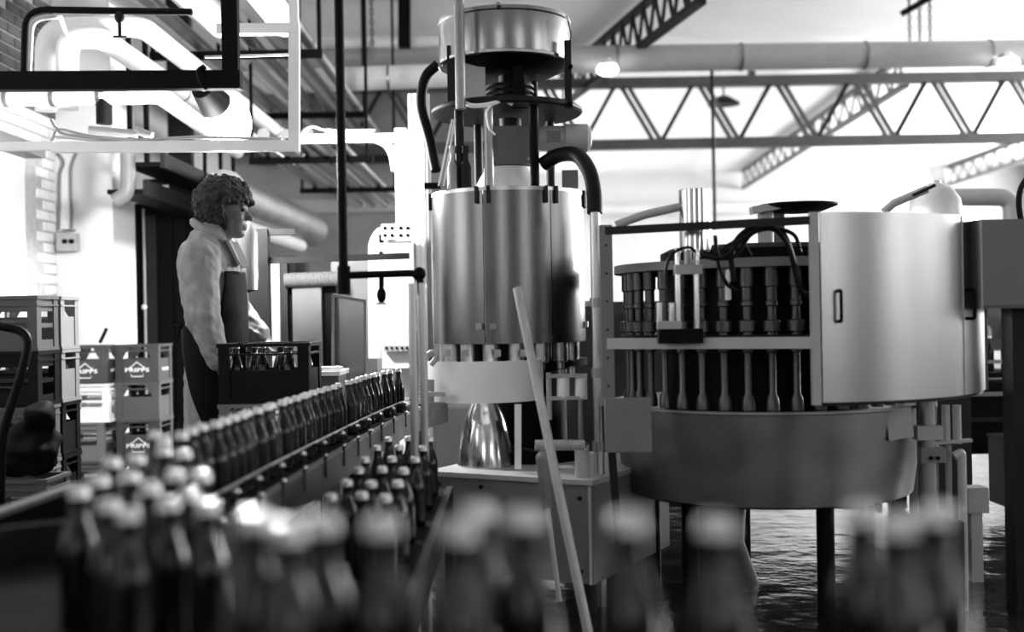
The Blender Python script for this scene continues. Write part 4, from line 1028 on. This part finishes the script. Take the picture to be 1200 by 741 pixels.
# single crate before them and hand truck
crate('window', 'crate_light', (W(22, 560, 4.95).x, 5.0, .0), 0, 'pale crate on the floor under the black bag', 'crates by the hand truck', .30, .25, .266)
crate('window', 'crate_grey', (W(22, 560, 4.95).x, 5.0, .268), 0, 'grey crate carrying the black bag', 'crates by the hand truck', .30, .25, .266)
mb = MB(); c = W(33, 492, 4.95)
mb.ell((c.x, 5.0, .66), (.11, .09, .13), 24, 18).ell((c.x+.03, 4.98, .78), (.07, .07, .09), 20, 14).ell((c.x-.02, 5.0, .59), (.12, .10, .06), 20, 14)
bg_ = mb.build('work_bag', 'apron_cloth'); remesh(bg_, .012, 4)
for v, nn in [(v, v.normal.copy()) for v in bg_.data.vertices]: v.co += nn*.035*noise.noise(v.co*13); tag(bg_, 'slumped black bag lying on the grey crate', 'bag')
t = thing('hand_truck', 'black tube handle of a hand truck at the left edge', 'hand truck', W(10, 540, 4.3))
MB().tube(arc([W(-60, 385, 4.35), W(-8, 380, 4.35), W(36, 390, 4.35), W(28, 430, 4.3), W(2, 510, 4.25), (W(-6, 600, 4.2).x, 4.2, .05)], .08), .017, 12).build('handle', 'black_paint', t)
MB().bar(W(-60, 455, 4.32), W(18, 458, 4.3), .02, .02).build('crossbar', 'black_paint', t)
MB().cyl((W(-8, 600, 4.2).x-.03, 4.2, .09), (W(-8, 600, 4.2).x+.03, 4.2, .09), .09).build('wheel', 'black_rubber', t)
# packing crates before the worker
D = 4.72
a = W(256, 395, D); b = W(361, 395, D); wx = b.x-a.x; xm = (a.x+b.x)/2
for k in range(3):
    crate('plain', 'crate_light' if k == 2 else 'crate_grey', (xm, D+.15, k*.285), 0, ('lowest grey crate under the packing crate', 'middle grey crate under the packing crate', 'pale crate directly under the black packing crate')[k], 'crates under the packing crate', wx, .30, .283)
crate('plain', 'crate_black', (xm, D+.15, .855), 0, 'black crate holding bottles in front of the worker', 'crates at the packing place', wx, .30, .25)
for k in range(6):
    bottle(xm-.14+.056*k, D+.10+.10*(k % 2), .877, 'bottle in the black packing crate, %s from the left' % ORD[k], 'bottles in the black packing crate')
t = thing('side_table', 'narrow pale table behind the packing crate', 'table', W(378, 470, 5.2))
a = W(360, 436, 5.2); b = W(398, 430, 5.2)
MB().box((a.x, 5.2, a.z-.02), (b.x, 5.5, a.z)).build('top', 'white_paint', t)
MB().box((a.x+.01, 5.22, 0), (b.x-.01, 5.48, a.z-.02)).build('cabinet', 'grey_paint', t)
for k in range(3): tag(MB().cbox((a.x+.08, 5.28+.01*k, a.z+.004+.006*k), (.12, .09, .005), .2*k).build('paper_sheet', 'paper'), ('lowest', 'middle', 'topmost')[k]+' sheet of paper on the narrow table', 'paper')

# ------------------------------------------------------------------ the worker
MX, MY = W(250, 300, 5.35).x, 5.38
pn = thing('person', 'worker in pale coat and black apron, in profile, packing bottles', 'person', (MX, MY, 0))
def tor(z):                                      # coat section: centre x, half depth, half width
    T = [(.55, .00, .155, .20), (.80, .00, .150, .195), (1.00, .00, .140, .185), (1.19, -.005, .128, .17), (1.35, -.02, .140, .185), (1.48, -.03, .135, .20), (1.56, -.035, .115, .175), (1.61, -.02, .085, .115), (1.66, -.005, .072, .082)]
    for i in range(len(T)-1):
        if z <= T[i+1][0]:
            k = max(0, (z-T[i][0])/(T[i+1][0]-T[i][0])); k = k*k*(3-2*k)
            return tuple(T[i][j]+(T[i+1][j]-T[i][j])*k for j in (1, 2, 3))
    return T[-1][1:]
ML = Vector((MX, MY, 0))
def mp(x, y, z): return ML+Vector((x, y, z))
# body: one continuous figure
mb = MB()
HX, HZ = .06, 1.705
tilt = Matrix.Rotation(R(8), 3, 'Y')
mb.ell(mp(HX-.01, 0, HZ+.03), (.098, .076, .092), 24, 18, tilt)
mb.ell(mp(HX+.03, 0, HZ-.035), (.062, .060, .080), 20, 16, tilt)
mb.ell(mp(HX+.052, 0, HZ-.092), (.034, .036, .024), 14, 10)
mb.cap(mp(HX+.088, 0, HZ+.012), mp(HX+.112, 0, HZ-.022), .010, .014)
mb.ell(mp(HX+.082, 0, HZ+.030), (.016, .05, .012), 12, 8)
mb.ell(mp(HX+.086, 0, HZ-.056), (.012, .024, .007), 10, 8); mb.ell(mp(HX+.084, 0, HZ-.068), (.012, .022, .008), 10, 8)
for s_ in (-1, 1): mb.ell(mp(HX-.012, s_*.077, HZ-.002), (.020, .010, .032), 10, 8); mb.ell(mp(HX+.06, s_*.04, HZ-.02), (.03, .025, .028), 10, 8)
mb.cap(mp(-.02, 0, 1.50), mp(HX-.012, 0, HZ-.03), .062, .055)
mb.cap(mp(-.02, -.11, 1.46), mp(-.02, .11, 1.46), .075, .075)
mb.cap(mp(-.02, 0, 1.42), mp(0, 0, 1.0), .115, .12)
for s_ in (-1, 1):
    mb.cap(mp(0, s_*.09, .95), mp(.01, s_*.10, .50), .085, .058); mb.cap(mp(.01, s_*.10, .50), mp(0, s_*.105, .10), .056, .042)
    mb.cap(mp(-.03, s_*.105, .06), mp(.12, s_*.115, .045), .045, .04)
SH = [mp(-.015, -.185, 1.49), mp(.005, -.235, 1.22), mp(.075, -.20, .985)]
SL = [mp(-.03, .185, 1.49), mp(.03, .235, 1.25), mp(.20, .12, 1.10)]
for A3 in (SH, SL):
    mb.cap(A3[0], A3[1], .052, .042); mb.cap(A3[1], A3[2], .040, .028)
    d_ = (A3[2]-A3[1]).normalized(); sd = Vector((0, 1, 0)); palm = A3[2]+d_*.055
    mb.cap(A3[2], palm+d_*.02, .026, .030)
    for f in range(4):
        b0 = palm+d_*.03+sd*(.021*(f-1.5)); l_ = (.036, .042, .040, .030)[f]
        k1 = b0+d_*l_; k2 = k1+(d_*.6+Vector((.1, 0, -.8))).normalized()*l_*.8
        mb.cap(b0, k1, .0095, .009); mb.cap(k1, k2, .009, .0075)
    sgn = 1 if A3 is SH else -1
    mb.cap(A3[2]+d_*.02+sd*.024*sgn, palm+d_*.0+sd*.052*sgn, .012, .010); mb.cap(palm+sd*.052*sgn, palm+d_*.035+sd*.058*sgn, .010, .008)
body = mb.build('body', 'skin', pn); remesh(body, .0065, 4, .4)
for s_ in (-1, 1): MB().ell(mp(HX+.083, s_*.030, HZ+.014), (.008, .011, .007), 10, 8).build('eye', 'black_paint', pn)
# hair: curly ball
mb = MB(); HC = mp(.042, 0, 1.757); rr = random.Random(3)
mb.ell(HC+Vector((-.012, 0, .004)), (.112, .112, .110), 32, 24)
for k in range(380):
    zz = 1-2*(k+.5)/380; th = k*2.39996; q = math.sqrt(1-zz*zz); d_ = Vector((q*math.cos(th), q*math.sin(th), zz))
    p = HC+Vector((d_.x*.130, d_.y*.126, d_.z*.126))*rr.uniform(.94, 1.05)
    if d_.x > .35 and p.z < 1.752: continue          # the face stays free
    r_ = rr.uniform(.012, .019); mb.ell(p, (r_, r_, r_*rr.uniform(.7, 1.2)), 10, 8)
hr = mb.build('hair', 'hair', pn, sharp=80)
# the core must not cover the face
for v in hr.data.vertices:
    lx, lz = v.co.x, v.co.z
    if lx > .075 and lz < 1.742: v.co.x = .075-(lx-.075)*.3
remesh(hr, .0042, 1, .3)
# coat
mb = MB(); zs = [.62+.0346*i for i in range(31)]
vs_, fs_ = [], []; n = 40
for z in zs:
    cx_, a_, b_ = tor(z)
    for j in range(n):
        th = 2*PI*j/n; fold = 1+.018*math.sin(th*5+z*9)*(1 if z < 1.35 else .4)
        vs_.append(mp(cx_+a_*math.cos(th)*fold, b_*math.sin(th)*fold, z))
for i in range(len(zs)-1):
    for j in range(n): j2 = (j+1) % n; fs_.append((i*n+j, i*n+j2, (i+1)*n+j2, (i+1)*n+j))
fs_ += [tuple(range(n-1, -1, -1)), tuple((len(zs)-1)*n+j for j in range(n))]
mb.add(vs_, fs_)
for A3 in (SH, SL):
    mb.cap(A3[0]+Vector((0, 0, .01)), A3[1], .082, .078); mb.cap(A3[1], A3[1].lerp(A3[2], .80), .078, .060)
    for k in range(5):                           # crumpled sleeve folds
        c = A3[1].lerp(A3[2], .1+.17*k); mb.ell(c+Vector((.01*(-1)**k, 0, .004)), (.074, .074, .018), 12, 8, Matrix.Rotation(R(35), 3, 'Y'))
        c = A3[0].lerp(A3[1], .25+.18*k); mb.ell(c, (.086, .082, .018), 12, 8, Matrix.Rotation(R(20*(-1)**k), 3, 'Y'))
for s_ in (-1, 1): mb.cap(mp(-.06, s_*.045, 1.655), mp(.075, s_*.075, 1.50), .022, .018)
ct = mb.build('coat', 'coat_cloth', pn); remesh(ct, .009, 4, .5)
for v, nn in [(v, v.normal.copy()) for v in ct.data.vertices]:    # hanging folds
    q = v.co; v.co = q+nn*(.011*noise.noise(Vector((q.x*22, q.y*22, q.z*5)))+.007*noise.noise(Vector((q.x*30+q.z*20, q.y*30, q.z*24))))
cl = []
for k in range(25):
    th = R(35)+R(290)*k/24; cl.append(mp(-.004+.088*math.cos(th), .100*math.sin(th), 1.615-.055*math.cos(th)))
co = MB().tube(cl, [.012]+[.021]*23+[.012], 10).build('collar', 'coat_cloth', pn)
for s_ in (-1, 1):
    a = mp(.070, s_*.075, 1.575); b = mp(.125, s_*.07, 1.455)
    MB().bar(a, b, .05, .012, (1, s_*-.6, .3)).build('lapel', 'coat_cloth', pn)
# apron: bib in front, wrapped round below the waist
vs_, fs_ = [], []; nz, na = 36, 30
for i in range(nz+1):
    z = .56+(1.43-.56)*i/nz; cx_, a_, b_ = tor(z)
    half = R(158) if z < 1.17 else (R(158)+(R(62)-R(158))*min(1, (z-1.17)/.05) if z < 1.22 else R(62)-(z-1.22)/.2*R(16))
    if z < 1.17: half = R(158)-(1.17-z)/.6*R(88)
    for j in range(na+1):
        th = -half+2*half*j/na; fl_ = 1+.015*math.sin(th*6)*(1.2-z)
        vs_.append(mp(cx_+(a_*1.05+.014)*math.cos(th)*fl_, (b_*1.05+.014)*math.sin(th)*fl_, z))
for i in range(nz):
    for j in range(na): q = i*(na+1)+j; fs_.append((q, q+1, q+na+2, q+na+1))
ap = MB().add(vs_, fs_).build('apron', 'apron_cloth', pn, sharp=80)
so = ap.modifiers.new('s', 'SOLIDIFY'); so.thickness = .005; so.offset = 0; baked(ap)
cx_, a_, b_ = tor(1.185)
bw = MB()
for pts in ([(0, 0), (-.03, .02), (-.045, .0), (-.02, -.015), (0, 0)], [(0, 0), (-.02, -.05), (-.025, -.09)], [(0, 0), (-.005, -.05), (0, -.10)]):
    bw.tube(spline([mp(cx_-a_-.014+x, -.05, 1.19+z) for x, z in pts]), .005, 6)
bw.build('apron_bow', 'apron_cloth', pn)
# trousers and boots
mb = MB()
for s_ in (-1, 1): mb.cap(mp(0, s_*.09, .92), mp(.01, s_*.10, .50), .105, .082); mb.cap(mp(.01, s_*.10, .50), mp(0, s_*.105, .13), .080, .066)
tr = mb.build('trousers', 'trousers', pn); remesh(tr, .012, 3)
for s_ in (-1, 1):
    mb = MB().cap(mp(-.035, s_*.105, .055), mp(.13, s_*.117, .045), .052, .044).cap(mp(-.01, s_*.105, .05), mp(0, s_*.105, .2), .055, .056)
    bt = mb.build('boot', 'black_rubber', pn); remesh(bt, .01, 3)
